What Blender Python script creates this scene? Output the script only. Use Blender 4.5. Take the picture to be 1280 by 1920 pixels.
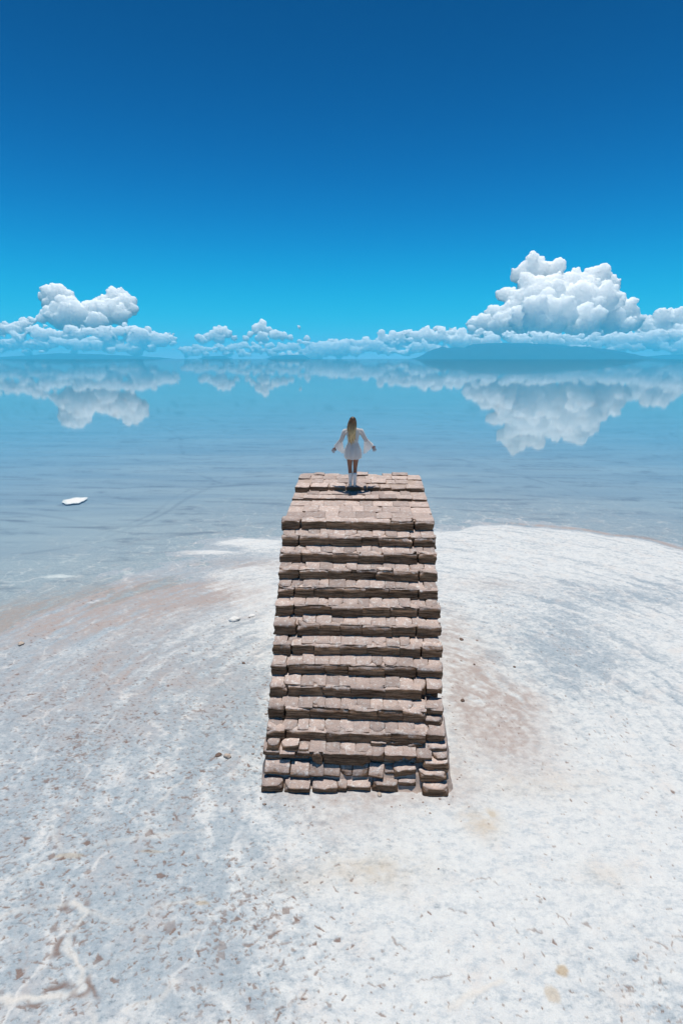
import bpy, bmesh, math, random
import numpy as np
from mathutils import Vector, Matrix

for o in list(bpy.data.objects):
    bpy.data.objects.remove(o)
SC = bpy.context.scene
COL = SC.collection
R = math.radians

# ------------------------------------------------------------------ camera
F_PX = 950.0                       # focal length in pixels of the 1280x1920 photograph
PITCH = math.atan(288.0 / F_PX)
CAM_H = 7.29
cam_d = bpy.data.cameras.new('camera')
cam = bpy.data.objects.new('camera', cam_d)
COL.objects.link(cam)
cam.location = (0, 0, CAM_H)
cam.rotation_euler = (math.pi / 2 - PITCH, 0, 0)
cam_d.sensor_fit = 'VERTICAL'
cam_d.sensor_height = 36.0
cam_d.sensor_width = 24.0
cam_d.lens = 36.0 * F_PX / 1920.0
cam_d.clip_start = 0.1
cam_d.clip_end = 80000
SC.camera = cam

# ------------------------------------------------------------------ world and sun
SUN_EL = R(80.0)
SUN_AZ = R(-3.0)                   # from +Y (straight ahead), positive to the right
w = bpy.data.worlds.new('World')
SC.world = w
w.use_nodes = True
nt = w.node_tree
nt.nodes.clear()
sky = nt.nodes.new('ShaderNodeTexSky')
sky.sky_type = 'NISHITA'
sky.sun_disc = False
sky.sun_elevation = SUN_EL
sky.sun_rotation = SUN_AZ
sky.altitude = 3600
sky.air_density = 0.6
sky.dust_density = 0.3
sky.ozone_density = 4.0
# one tone curve per channel for the whole sky (the photograph is graded towards cyan): V * x^n / (K^n + x^n)
SKY_STRENGTH = 0.10
SKY_GRADE = ((5.0, 4.2, 4.5), (6.1, 2.15, 3.0), (8.7, 3.00, 3.4))


def sky_math(op, a_, b_):
    nd = nt.nodes.new('ShaderNodeMath')
    nd.operation = op
    for q_, v_ in enumerate((a_, b_)):
        if isinstance(v_, float):
            nd.inputs[q_].default_value = v_
        else:
            nt.links.new(v_, nd.inputs[q_])
    return nd.outputs[0]


sep = nt.nodes.new('ShaderNodeSeparateColor')
com = nt.nodes.new('ShaderNodeCombineColor')
nt.links.new(sky.outputs[0], sep.inputs[0])
for i_, (V_, K_, n_) in enumerate(SKY_GRADE):
    xn = sky_math('POWER', sep.outputs[i_], n_)
    nt.links.new(sky_math('DIVIDE', sky_math('MULTIPLY', xn, V_), sky_math('ADD', xn, K_ ** n_)), com.inputs[i_])
bg = nt.nodes.new('ShaderNodeBackground')
bg.inputs[1].default_value = SKY_STRENGTH
wo = nt.nodes.new('ShaderNodeOutputWorld')
nt.links.new(com.outputs[0], bg.inputs[0])
nt.links.new(bg.outputs[0], wo.inputs[0])

sun_d = bpy.data.lights.new('sun', 'SUN')
sun_d.energy = 4.7
sun_d.angle = R(0.53)
sun_d.color = (1.0, 0.945, 0.86)
sun = bpy.data.objects.new('sun', sun_d)
COL.objects.link(sun)
sdir = Vector((math.sin(SUN_AZ) * math.cos(SUN_EL), math.cos(SUN_AZ) * math.cos(SUN_EL), math.sin(SUN_EL)))
sun.rotation_euler = (-sdir).to_track_quat('-Z', 'Y').to_euler()
sun.location = (0, 0, 60)

SC.view_settings.view_transform = 'Standard'
SC.view_settings.look = 'None'
SC.view_settings.exposure = 0.0
SC.view_settings.gamma = 1.0
SC.view_settings.use_curve_mapping = False
SC.cycles.max_bounces = 10
SC.cycles.diffuse_bounces = 4
SC.cycles.transparent_max_bounces = 24
SC.cycles.volume_bounces = 2

# ------------------------------------------------------------------ helpers
SP, CP = math.sin(PITCH), math.cos(PITCH)


def ray(px, py):
    u, v = (px - 640) / F_PX, (py - 960) / F_PX
    return np.array([u, CP - v * SP, -SP - v * CP])


def at(px, py, z=0.0):
    """point of the horizontal plane z seen at pixel (px, py) of the photograph"""
    d = ray(px, py)
    t = (z - CAM_H) / d[2]
    return np.array([d[0] * t, d[1] * t])


def at_y(px, py, y):
    d = ray(px, py)
    t = y / d[1]
    return np.array([d[0] * t, y, CAM_H + d[2] * t])


def smooth(a, b, x):
    t = np.clip((x - a) / (b - a), 0, 1)
    return t * t * (3 - 2 * t)


def _hash(ix, iy, iz, seed):
    h = (ix.astype(np.int64) * 374761393 + iy.astype(np.int64) * 668265263 + iz.astype(np.int64) * 2147483647 + seed * 974711) & 0xffffffff
    h = ((h ^ (h >> 13)) * 1274126177) & 0xffffffff
    return h ^ (h >> 16)


def noise2(x, y, seed=0):
    x0, y0 = np.floor(x), np.floor(y)
    fx, fy = x - x0, y - y0
    ix, iy = x0.astype(np.int64), y0.astype(np.int64)
    z = np.zeros_like(ix)
    u, v = fx * fx * fx * (fx * (fx * 6 - 15) + 10), fy * fy * fy * (fy * (fy * 6 - 15) + 10)

    def g(dx, dy):
        a = _hash(ix + dx, iy + dy, z, seed).astype(np.float64) * (2 * math.pi / 4294967296.0)
        return np.cos(a) * (fx - dx) + np.sin(a) * (fy - dy)
    a = g(0, 0) * (1 - u) + g(1, 0) * u
    b = g(0, 1) * (1 - u) + g(1, 1) * u
    return (a * (1 - v) + b * v) * 1.5


def fbm2(x, y, seed=0, oct=4, gain=0.5):
    s, a, n = 0, 1.0, 0
    for i in range(oct):
        s = s + a * noise2(x * 2 ** i + i * 17.3, y * 2 ** i - i * 9.1, seed + i)
        n += a
        a *= gain
    return s / n


def vnoise3(p, seed=0):
    """value noise on an (n,3) array, -1..1"""
    p0 = np.floor(p)
    f = p - p0
    i = p0.astype(np.int64)
    f = f * f * (3 - 2 * f)
    r = 0
    for dx in (0, 1):
        for dy in (0, 1):
            for dz in (0, 1):
                h = _hash(i[:, 0] + dx, i[:, 1] + dy, i[:, 2] + dz, seed) / 2147483648.0 - 1.0
                r = r + h * (f[:, 0] if dx else 1 - f[:, 0]) * (f[:, 1] if dy else 1 - f[:, 1]) * (f[:, 2] if dz else 1 - f[:, 2])
    return r


def mesh_np(name, verts, faces, smooth_shade=True):
    """faces: list of tuples, or an (n,3)/(n,4) array"""
    me = bpy.data.meshes.new(name)
    verts = np.asarray(verts, dtype=np.float32)
    if isinstance(faces, np.ndarray):
        n, k = faces.shape
        me.vertices.add(len(verts))
        me.vertices.foreach_set('co', verts.ravel())
        me.loops.add(n * k)
        me.loops.foreach_set('vertex_index', faces.astype(np.int32).ravel())
        me.polygons.add(n)
        me.polygons.foreach_set('loop_start', np.arange(0, n * k, k, dtype=np.int32))
        me.update(calc_edges=True)
    else:
        me.from_pydata([tuple(v) for v in verts], [], faces)
        me.update()
    me.polygons.foreach_set('use_smooth', np.full(len(me.polygons), smooth_shade))
    return me


def obj(name, me, mat=None, parent=None, label=None, cat=None, group=None, kind=None, loc=None):
    o = bpy.data.objects.new(name, me)
    COL.objects.link(o)
    if mat is not None and me is not None and not me.materials:
        me.materials.append(mat)
    if parent is not None:
        o.parent = parent
    if loc is not None:
        o.location = loc
    if label:
        o['label'] = label
    if cat:
        o['category'] = cat
    if group:
        o['group'] = group
    if kind:
        o['kind'] = kind
    return o


# ------------------------------------------------------------------ node helpers
class NT:
    def __init__(self, name):
        self.m = bpy.data.materials.new(name)
        self.m.use_nodes = True
        self.t = self.m.node_tree
        self.t.nodes.clear()

    def n(self, typ, **kw):
        nd = self.t.nodes.new(typ)
        for k, v in kw.items():
            setattr(nd, k, v)
        return nd

    def l(self, a, b):
        self.t.links.new(a, b)

    def val(self, x, sock):
        if hasattr(x, 'is_linked') or hasattr(x, 'links'):
            self.l(x, sock)
        else:
            sock.default_value = x if not (isinstance(x, tuple) and len(x) == 3 and sock.type == 'RGBA') else (*x, 1)

    def math(self, op, a, b=0.0, clamp=False):
        nd = self.n('ShaderNodeMath', operation=op, use_clamp=clamp)
        self.val(a, nd.inputs[0])
        self.val(b, nd.inputs[1])
        return nd.outputs[0]

    def mix(self, f, a, b, blend='MIX'):
        nd = self.n('ShaderNodeMix', data_type='RGBA', blend_type=blend)
        self.val(f, nd.inputs[0])
        self.val(a, nd.inputs[6])
        self.val(b, nd.inputs[7])
        return nd.outputs[2]

    def ramp(self, f, a, b, lo=0.0, hi=1.0):
        nd = self.n('ShaderNodeMapRange', interpolation_type='SMOOTHSTEP')
        self.val(f, nd.inputs[0])
        nd.inputs[1].default_value, nd.inputs[2].default_value = a, b
        nd.inputs[3].default_value, nd.inputs[4].default_value = lo, hi
        return nd.outputs[0]

    def noise(self, vec, scale, detail=4, rough=0.55, dist=0.0):
        nd = self.n('ShaderNodeTexNoise')
        if vec is not None:
            self.l(vec, nd.inputs['Vector'])
        nd.inputs['Scale'].default_value = scale
        nd.inputs['Detail'].default_value = detail
        nd.inputs['Roughness'].default_value = rough
        nd.inputs['Distortion'].default_value = dist
        return nd.outputs[0]

    def pos(self):
        return self.n('ShaderNodeNewGeometry').outputs['Position']

    def scaled(self, vec, s):
        nd = self.n('ShaderNodeVectorMath', operation='MULTIPLY')
        self.l(vec, nd.inputs[0])
        nd.inputs[1].default_value = s
        return nd.outputs[0]

    def bump(self, h, dist, strength=1.0, prev=None):
        nd = self.n('ShaderNodeBump')
        nd.inputs['Strength'].default_value = strength
        nd.inputs['Distance'].default_value = dist
        self.l(h, nd.inputs['Height'])
        if prev is not None:
            self.l(prev, nd.inputs['Normal'])
        return nd.outputs[0]

    def principled(self, col, rough=0.8, normal=None, spec=0.3, **kw):
        nd = self.n('ShaderNodeBsdfPrincipled')
        self.val(col, nd.inputs['Base Color'])
        self.val(rough, nd.inputs['Roughness'])
        nd.inputs['Specular IOR Level'].default_value = spec
        if normal is not None:
            self.l(normal, nd.inputs['Normal'])
        for k, v in kw.items():
            self.val(v, nd.inputs[k])
        return nd.outputs[0]

    def out(self, s, vol=False):
        o = self.n('ShaderNodeOutputMaterial')
        self.l(s, o.inputs[1 if vol else 0])
        return self.m


# ------------------------------------------------------------------ ground: salt flat with the wet, trampled island
# polar grid round the spot under the camera, fine where the camera looks
th_f = np.linspace(R(-56), R(56), 800)
th_c = np.linspace(R(56), R(304), 60)[1:-1]
TH = np.concatenate([th_f, th_c])
r1 = np.linspace(0.35, 3.6, 14)[:-1]
ang = np.linspace(math.atan2(CAM_H, 3.6), math.atan2(CAM_H, 75.0), 800)
r2 = CAM_H / np.tan(ang)
r3 = np.geomspace(75, 11000, 60)[1:]
RR = np.concatenate([r1, r2, r3])
nT, nR = len(TH), len(RR)
rr, tt = np.meshgrid(RR, TH, indexing='ij')
GX, GY = (rr * np.sin(tt)).ravel(), (rr * np.cos(tt)).ravel()
RADIUS = rr.ravel()


def poly_dist(X, Y, pts):
    d = np.full(X.shape, 1e9)
    for (ax, ay), (bx, by) in zip(pts[:-1], pts[1:]):
        vx, vy = bx - ax, by - ay
        t = np.clip(((X - ax) * vx + (Y - ay) * vy) / (vx * vx + vy * vy + 1e-9), 0, 1)
        d = np.minimum(d, np.hypot(X - ax - t * vx, Y - ay - t * vy))
    return d


def blob(X, Y, px, py, rx, ry, ang=0.0):
    c = at(px, py)
    dx, dy = X - c[0], Y - c[1]
    ca, sa = math.cos(ang), math.sin(ang)
    return np.exp(-(((dx * ca + dy * sa) / rx) ** 2 + ((-dx * sa + dy * ca) / ry) ** 2))


CX, CY = 1.2, 8.0                      # the trampled arcs run round the stair
nearsel = RADIUS < 110
X, Y = GX[nearsel], GY[nearsel]
# the shore as a radius for every direction from the stair
shore_px = [(1275, 1034), (1180, 1012), (1040, 993), (900, 986), (815, 991), (700, 1000), (520, 1008), (410, 1022), (300, 1062),
            (150, 1110), (0, 1162)]
shore_w = np.array([at(*p) for p in shore_px])
sa_ = np.arctan2(shore_w[:, 0] - CX, shore_w[:, 1] - CY)
sr_ = np.hypot(shore_w[:, 0] - CX, shore_w[:, 1] - CY)
order = np.argsort(sa_)
sa_, sr_ = sa_[order], sr_[order]
sa_ = np.concatenate([[-math.pi, -2.4, -1.9], sa_, [1.9, 2.4, math.pi]])
sr_ = np.concatenate([[26, 22, 14], sr_, [19, 24, 26]])
PHI = np.arctan2(X - CX, Y - CY)
PR = np.hypot(X - CX, Y - CY)
rs = np.interp(PHI, sa_, sr_) + 0.8 * noise2(PHI * 3.0, PHI * 0 + 0.5, 3) + 0.35 * noise2(PHI * 11.0, PHI * 0 + 7.5, 4)
SD = rs - PR                           # metres inside the shore
arc = PHI * 11.0
leftness = smooth(0.3, -0.9, PHI) * smooth(-3.0, -1.9, PHI)
# heights
band = fbm2(PR * 0.9, arc * 0.13, 11, 4)
fine = fbm2(X * 2.2, Y * 2.2, 12, 4)
fine_ = fine
lip_w = 0.6 + 4.5 * leftness
H = np.where(SD > 0, 0.085 * smooth(0, 1, SD / (lip_w * 2.0)), -0.05 * smooth(0, 1, -SD / 6.0) - 0.10 * smooth(0, 1, -SD / 30.0))
H += (0.022 * band + 0.006 * fine) * smooth(-7, 2, SD) * (1 + 0.6 * leftness)
H += 0.012 * fbm2(X * 0.25, Y * 0.25, 13, 3)
# white salt crusts lying at the water's edge left of the stair
for (px, py, rx, ry) in ((470, 1018, 1.3, .5), (385, 1037, 1.2, .25), (500, 1030, .8, .35), (440, 1075, 1.3, .5)):
    H += 0.055 * blob(X, Y, px, py, rx, ry)
# pits and footprints
wx = X + 0.07 * fbm2(X * 7, Y * 7, 21, 3)
wy = Y + 0.07 * fbm2(X * 7 + 9, Y * 7, 22, 3)
left_tramp = smooth(1.2, -1.8, X) * smooth(13.5, 8.5, Y)
density = np.clip(0.18 + 0.75 * left_tramp + 0.5 * blob(X, Y, 350, 1800, 1.3, 0.7) + 0.35 * blob(X, Y, 1040, 1700, .35, .2) + 0.55 * blob(X, Y, 1200, 1890, .9, .4)
                  + 0.45 * blob(X, Y, 900, 1900, .35, .25) + 0.4 * blob(X, Y, 500, 1890, .8, .4) - 0.5 * blob(X, Y, 780, 1560, 1.6, 1.1), 0, 1.1)
density *= 0.75 + 0.9 * fbm2(X * 0.9, Y * 0.9, 23, 3)
rot = 0.45
ux, uy = wx * math.cos(rot) + wy * math.sin(rot), -wx * math.sin(rot) + wy * math.cos(rot)
pn1 = fbm2(ux * 6.0, uy * 11.0, 25, 3)
pn2 = fbm2(ux * 12.0 + 40, uy * 17.0, 26, 2)
pn3 = fbm2(wx * 4.0 + 10, wy * 22.0, 27, 2)
thr = 0.62 - 0.34 * np.clip(density, 0, 1.2)
pit = np.maximum.reduce([smooth(thr, thr + 0.15, pn1), smooth(thr + 0.05, thr + 0.19, pn2), 0.9 * smooth(thr + 0.08, thr + 0.24, pn3)])
pit *= np.clip(.75 + 1.1 * fbm2(X * 6, Y * 6, 29, 2), .25, 1)
pit *= smooth(0.2, 2.5, SD + 0.6 * band) * smooth(34, 16, np.hypot(X, Y))
rngp = np.random.default_rng(5)
# single marks
marks = [((880, 1660), (915, 1650)), ((915, 1650), (932, 1668)), ((735, 1768), (765, 1790)), ((780, 1850), (845, 1837)), ((690, 1854), (718, 1858)),
         ((1210, 1772), (1245, 1786)), ((1205, 1800), (1214, 1830)), ((1258, 1768), (1290, 1770)), ((220, 1352), (270, 1354)), ((325, 1352), (352, 1355)),
         ((120, 1348), (150, 1349)), ((345, 1697), (385, 1690)), ((30, 1700), (70, 1684)), ((515, 1774), (545, 1773)), ((985, 1752), (1012, 1754)),
         ((1045, 1725), (1068, 1748)), ((1085, 1740), (1106, 1746)), ((845, 1710), (872, 1722)), ((1035, 1655), (1060, 1660))]
for a, b in marks:
    d = poly_dist(wx, wy, [at(*a), at(*b)])
    pit = np.maximum(pit, 0.75 * smooth(0.018, 0.002, d + 0.016 * pn2 + .012 * pn1))
# angular chips and scuffs trodden out of the crust
nr = int((RR < 110).sum())
X2, Y2, WX2, WY2 = (q_.reshape(nr, nT) for q_ in (X, Y, wx, wy))
chip = np.zeros((nr, nT))
rim = np.zeros((nr, nT))
dens2 = density.reshape(nr, nT)
NCH = 22000
CHX, CHY = rngp.uniform(-9, 6.5, NCH), rngp.uniform(3.3, 14.5, NCH)
CHA = rngp.normal(.35, .55, NCH)
for bx, by, a in zip(CHX, CHY, CHA):
    r_, th_ = math.hypot(bx, by), math.atan2(bx, by)
    if abs(th_) > .95:
        continue
    i0, j0 = int(np.searchsorted(RR, r_)), int(np.searchsorted(th_f, th_))
    if i0 >= nr - 1 or j0 >= 799 or rngp.random() > dens2[i0, j0] * .72 + .02:
        continue
    big = rngp.random() ** 4
    dn = min(1.0, dens2[i0, j0])
    L, Wd = .012 + .032 * big * dn + .008 * rngp.random(), .008 + .020 * big * dn * rngp.random() + .004 * rngp.random()
    s_ = L * 2.2
    i0, i1 = np.searchsorted(RR[:nr], (r_ - s_, r_ + s_))
    j0, j1 = np.searchsorted(th_f, (th_ - s_ / r_, th_ + s_ / r_))
    if i1 <= i0 or j1 <= j0:
        continue
    dx, dy = (X2[i0:i1, j0:j1] * .6 + WX2[i0:i1, j0:j1] * .4 - bx), (Y2[i0:i1, j0:j1] * .6 + WY2[i0:i1, j0:j1] * .4 - by)
    u, v = (dx * math.cos(a) + dy * math.sin(a)) / L, (-dx * math.sin(a) + dy * math.cos(a)) / Wd
    nk = rngp.integers(3, 6)
    an = np.sort(rngp.uniform(0, 2 * math.pi, nk)) * .4 + np.linspace(0, 2 * math.pi, nk, endpoint=False) + .3
    e = np.max([(u * math.cos(q_) + v * math.sin(q_)) / rngp.uniform(.55, 1.0) for q_ in an], axis=0)
    st = rngp.uniform(.45, 1.0)
    chip[i0:i1, j0:j1] = np.maximum(chip[i0:i1, j0:j1], st * smooth(1.15, .75, e))
    rim[i0:i1, j0:j1] = np.maximum(rim[i0:i1, j0:j1], st * smooth(1.9, 1.25, e) * smooth(1.0, 1.2, e))
chip, rim = chip.ravel(), rim.ravel()
pit = np.maximum(pit * .8, chip)
speck = smooth(.16, .42, fbm2(ux * 10 + 3, uy * 17, 28, 4, .6)) * smooth(26, 14, np.hypot(X, Y)) * (.45 + .55 * smooth(-.3, .4, fbm2(X * 1.3, Y * 1.6, 30, 3)))
# polygon ridges
ridges = [[(0, 1884), (70, 1880), (130, 1874), (156, 1862), (150, 1850), (157, 1822), (125, 1788), (135, 1760), (165, 1722), (140, 1700)],
          [(156, 1862), (170, 1890), (180, 1925)], [(157, 1822), (215, 1810), (275, 1783), (252, 1740), (290, 1712), (380, 1690)],
          [(165, 1722), (205, 1728), (252, 1740)], [(275, 1783), (330, 1772), (375, 1752)], [(0, 1667), (60, 1640), (120, 1608), (98, 1560), (105, 1520)],
          [(120, 1608), (200, 1590), (280, 1575), (380, 1566)], [(840, 1905), (870, 1880), (915, 1857), (940, 1850)], [(240, 1905), (300, 1880), (330, 1850)],
          [(280, 1575), (275, 1530), (350, 1465)], [(0, 1725), (60, 1712), (140, 1700)]]
ridge = np.zeros_like(X)
flank = np.zeros_like(X)
near = np.where((np.hypot(X, Y) < 9))[0]
rwx = X[near] + 0.06 * fbm2(X[near] * 4, Y[near] * 4, 31, 2)
rwy = Y[near] + 0.06 * fbm2(X[near] * 4 + 5, Y[near] * 4, 32, 2)
for k, rl in enumerate(ridges):
    d = poly_dist(rwx, rwy, [at(*p) for p in rl])
    wv = 0.042 + 0.022 * noise2(rwx * 2, rwy * 2, 33 + k)
    ridge[near] = np.maximum(ridge[near], smooth(wv * 1.5, wv * 0.1, d) * (0.8 if k in (0, 1, 7) else 0.45) * np.clip(.7 + .8 * noise2(rwx * 1.6, rwy * 1.6, 55), .25, 1))
    if k in (0, 1):
        flank[near] = np.maximum(flank[near], smooth(wv * 3.2, wv * 1.8, d) * smooth(wv * .9, wv * 1.6, d) * smooth(.0, .45, noise2(rwx * 3.5, rwy * 3.5, 57 + k)))
pit = np.maximum(pit, flank * .9) * (1 - ridge)
pit_side = np.zeros_like(X)
# wet grey crust
wet = np.clip(1.1 * blob(X, Y, 60, 1420, 4.5, 3.4) + 1.0 * blob(X, Y, 300, 1330, 2.2, 2.4) + 0.95 * blob(X, Y, 150, 1760, 1.9, 1.2) + 0.75 * blob(X, Y, 330, 1620, 1.3, .8) + .6 * blob(X, Y, 430, 1840, .9, .5)
              + 0.95 * blob(X, Y, 1050, 1215, 1.7, 1.9) + 0.75 * blob(X, Y, 1180, 1120, 3.2, .9) + 0.6 * blob(X, Y, 200, 1130, 4.5, 2.0) + .35 * blob(X, Y, 1230, 1880, 1.0, .5), 0, 1)
streak = fbm2(PR * 2.3 + 0.9 * fine, arc * 0.2, 41, 5, .6)
clump = fbm2(X * 5.0, Y * 8.0, 42, 5, .65)
wet = np.clip(wet * (0.95 + 1.3 * streak + 0.6 * clump) + 0.30 * smooth(0.0, 0.45, streak) * smooth(2, 7, PR) + 0.30 * smooth(0.10, 0.45, clump), 0, 1)
wet = np.maximum(wet, smooth(0.030 + .05 * leftness, 0.004, H) * np.where(SD > 0.6, 0.55 + 0.45 * leftness, 1.0))
fstreak = fbm2(PR * 5.0 + .8 * fine, arc * .45, 45, 4, .6)
wet = np.clip(wet + .62 * smooth(.0, .45, fstreak) * smooth(6.5, 9.5, Y) + .5 * speck * (.45 + .75 * left_tramp), 0, 1)
crust = np.zeros_like(X)
for (px, py, rx, ry) in ((470, 1018, 1.5, .55), (385, 1037, 1.3, .25), (110, 1080, .7, .18), (480, 1120, .8, 1.2), (505, 1175, .3, 1.0), (430, 1100, .8, .5)):
    crust = np.maximum(crust, blob(X, Y, px, py, rx, ry))
wet *= 1 - smooth(0.25, 0.7, crust + 0.35 * streak)
# brown earth
dirt = np.clip(1.3 * blob(X, Y, 930, 1370, .85, 1.1, .2) + .95 * blob(X, Y, 870, 1260, .8, 1.4) + .6 * blob(X, Y, 850, 1180, .5, 1.2) + .7 * blob(X, Y, 985, 1320, .45, .5) + .8 * blob(X, Y, 690, 1500, 1.5, .22) + .65 * blob(X, Y, 850, 1460, .35, .6)
               + 1.6 * blob(X, Y, 300, 1115, 2.6, 1.0) + 1.3 * blob(X, Y, 90, 1160, 3.6, 1.1) + .6 * blob(X, Y, 490, 1060, 2.0, .7) + .5 * blob(X, Y, 660, 1540, .8, .35)
               + .5 * blob(X, Y, 200, 1280, 3.2, 1.6) + .3 * blob(X, Y, 900, 1100, 2.0, .6), 0, 1)
dirt = np.clip(dirt * (0.8 + 0.8 * clump + 1.2 * streak * leftness + 1.6 * fstreak * smooth(8, 10, Y)) + 0.5 * smooth(0.25, 0.6, streak) * leftness * smooth(-2, 1, SD), 0, 1)
shore_line = smooth(0.30, 0.0, np.abs(SD + 0.1)) * smooth(0.25, 0.7, PHI) * (0.9 + 1.2 * noise2(PHI * 40, PHI * 0, 44))
dirt = np.clip(dirt + shore_line * 1.2, 0, 1)
# tyre and foot tracks on the bed under the water
track = np.zeros_like(X)
tl = [[(112, 943), (300, 952), (560, 966)], [(0, 958), (120, 965), (260, 984), (420, 980)], [(0, 972), (150, 980), (300, 985)], [(190, 1000), (290, 958), (400, 893)],
      [(205, 1005), (320, 955), (430, 893)], [(160, 898), (330, 908), (560, 925)], [(0, 862), (250, 866), (520, 848)], [(250, 858), (420, 900), (560, 915)],
      [(800, 905), (980, 925), (1280, 940)], [(820, 950), (940, 962), (1060, 985)], [(900, 880), (1080, 905), (1280, 915)], [(1000, 845), (1150, 858), (1280, 850)],
      [(0, 835), (300, 825), (560, 842)], [(760, 840), (900, 868), (1100, 930)], [(270, 770), (330, 815), (350, 850)], [(0, 905), (220, 912), (500, 905)],
      [(40, 1035), (220, 1010), (400, 1000)], [(0, 925), (180, 928), (420, 938)]]
for k, p in enumerate(tl):
    d = poly_dist(X + .5 * noise2(X * .2, Y * .2, 60), Y + .5 * noise2(X * .2 + 3, Y * .2, 61), [at(*q) for q in p])
    wdt = 0.08 + 0.005 * Y
    track = np.maximum(track, smooth(wdt, wdt * .2, d) * (0.35 + 0.65 * smooth(-.2, .5, noise2(X * .4, Y * .4, 62 + k))))
bedstreak = fbm2(X * 0.13 + 0.8 * noise2(X * .12, Y * .12, 70), Y * 0.55 - X * .07 + .8 * noise2(X * .1, Y * .1, 72), 71, 6, .62)
bs2 = fbm2(X * .30 + 1.0 * noise2(X * .2, Y * .2, 73), Y * 1.7 + X * .16, 74, 5, .62)
track = np.clip(track * .42 + .85 * smooth(.05, .55, bs2) * smooth(1.5, -3, SD) + smooth(0.15, 0.6, bedstreak) * smooth(1.5, -3, SD) * .65, 0, 1)
# ochre pools and stains
ochre = np.maximum.reduce([smooth(1.25, .6, np.hypot((X - at(px, py)[0]) / rx, (Y - at(px, py)[1]) / ry) + .35 * pn2 + .2 * fine) * s
                           for (px, py, rx, ry, s) in ((1052, 1829, .085, .065, .7), (1033, 1873, .10, .10, .45), (922, 1534, .06, .07, .5), (380, 1702, .10, .03, .5), (285, 1605, .2, .03, .35), (130, 1612, .25, .05, .4))])
for (px, py, rx, ry, st) in ((900, 1548, .30, .26, .40), (918, 1532, .12, .13, .45), (700, 1640, .8, .28, .26), (1010, 1480, 1.2, .3, .12), (1130, 1650, .4, .2, .12), (560, 1660, .6, .2, .15)):
    ochre = np.maximum(ochre, np.clip(st * blob(X, Y, px, py, rx, ry) * (1 + 1.2 * clump + .9 * fine), 0, 1))
H += 0.004 * rim - 0.003 * speck - 0.010 * pit + 0.010 * ridge - 0.012 * smooth(.5, 1, ochre)
H += 0.004 * fbm2(X * 9, Y * 9, 80, 3)
# keep the ground level under the stair
HF = np.full(GX.shape, -0.16)
HF[nearsel] = H
HF = np.where(RADIUS > 75, -0.16 - (RADIUS - 75) * 1e-4, HF)
V = np.stack([GX, GY, HF], 1)
idx = np.arange(nR * nT).reshape(nR, nT)
a, b = idx[:-1], idx[1:]
quads = np.stack([a, np.roll(a, -1, 1), np.roll(b, -1, 1), b], -1).reshape(-1, 4)[:, ::-1]
me = mesh_np('salt_flat', V, quads)
cv = len(V)
me.vertices.add(1)
me.vertices[cv].co = (0, 0, .07)
bm_cap = [(cv, int(idx[0, (j + 1) % nT]), int(idx[0, j])) for j in range(nT)]
n0, l0 = len(me.polygons), len(me.loops)
me.loops.add(3 * nT)
me.polygons.add(nT)
for j, tri in enumerate(bm_cap):
    me.polygons[n0 + j].loop_start = l0 + 3 * j
    for q in range(3):
        me.loops[l0 + 3 * j + q].vertex_index = tri[q]
me.update(calc_edges=True)
me.polygons.foreach_set('use_smooth', np.full(len(me.polygons), True))


def attr(me, name, arr, fill=0.0):
    full = np.full(cv + 1, fill, dtype=np.float32)
    full[:cv][nearsel] = arr
    at_ = me.attributes.new(name, 'FLOAT', 'POINT')
    at_.data.foreach_set('value', full)


attr(me, 'wet', wet, 1.0)
attr(me, 'pit', np.clip(pit, 0, 1))
attr(me, 'dirt', dirt)
attr(me, 'ochre', ochre)
attr(me, 'ridge', ridge)
attr(me, 'track', track)
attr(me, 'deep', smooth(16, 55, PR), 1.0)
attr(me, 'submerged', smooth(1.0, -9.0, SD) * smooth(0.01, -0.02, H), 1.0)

g = NT('salt_crust')
P = g.pos()


def A(nt_, name):
    return nt_.n('ShaderNodeAttribute', attribute_name=name).outputs['Fac']


n_big = g.noise(P, 1.7, 5, .6)
n_mid = g.noise(P, 9.0, 5, .65)
n_fin = g.noise(P, 60.0, 4, .7)
n_str = g.noise(g.scaled(P, (.05, .5, 1)), 1.0, 6, .6, .6)
white = g.mix(g.ramp(n_mid, .3, .75), (.645, .665, .67), (.575, .60, .62))
white = g.mix(g.math('MULTIPLY', g.ramp(n_big, .5, .75), .5), white, (.60, .56, .535))
wetc = g.mix(g.ramp(n_mid, .35, .7), (.268, .330, .388), (.352, .412, .462))
wetc = g.mix(g.math('MULTIPLY', g.ramp(n_big, .45, .75), .6), wetc, (.42, .42, .44))
wf = g.math('MULTIPLY', A(g, 'wet'), g.math('ADD', .55, g.math('MULTIPLY', n_mid, .8)), True)
mot = g.noise(g.scaled(P, (3.4, 6.0, 1)), 1.0, 9, .74)
mot2 = g.noise(g.scaled(P, (11.0, 19.0, 1)), 1.0, 7, .72)
white = g.mix(g.ramp(g.math('ADD', g.math('MULTIPLY', mot, .6), g.math('MULTIPLY', mot2, .4)), .39, .53, .85, 0.0), white, (.44, .49, .535))
wf = g.math('ADD', wf, g.math('MULTIPLY', g.math('MULTIPLY', g.math('SUBTRACT', .5, g.math('ADD', g.math('MULTIPLY', mot, .5), g.math('MULTIPLY', mot2, .5))), 3.4), g.ramp(A(g, 'wet'), 0.0, .35)), True)
wetc = g.mix(g.ramp(mot2, .36, .44, .75, 0.0), wetc, (.19, .235, .275))
wv2 = g.n('ShaderNodeTexNoise')
wv2.inputs['Scale'].default_value = 2.2
wv2.inputs['Detail'].default_value = 4
g.l(P, wv2.inputs['Vector'])
pw2 = g.n('ShaderNodeVectorMath', operation='ADD')
g.l(g.scaled(P, (1, 1, 0)), pw2.inputs[0])
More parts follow.
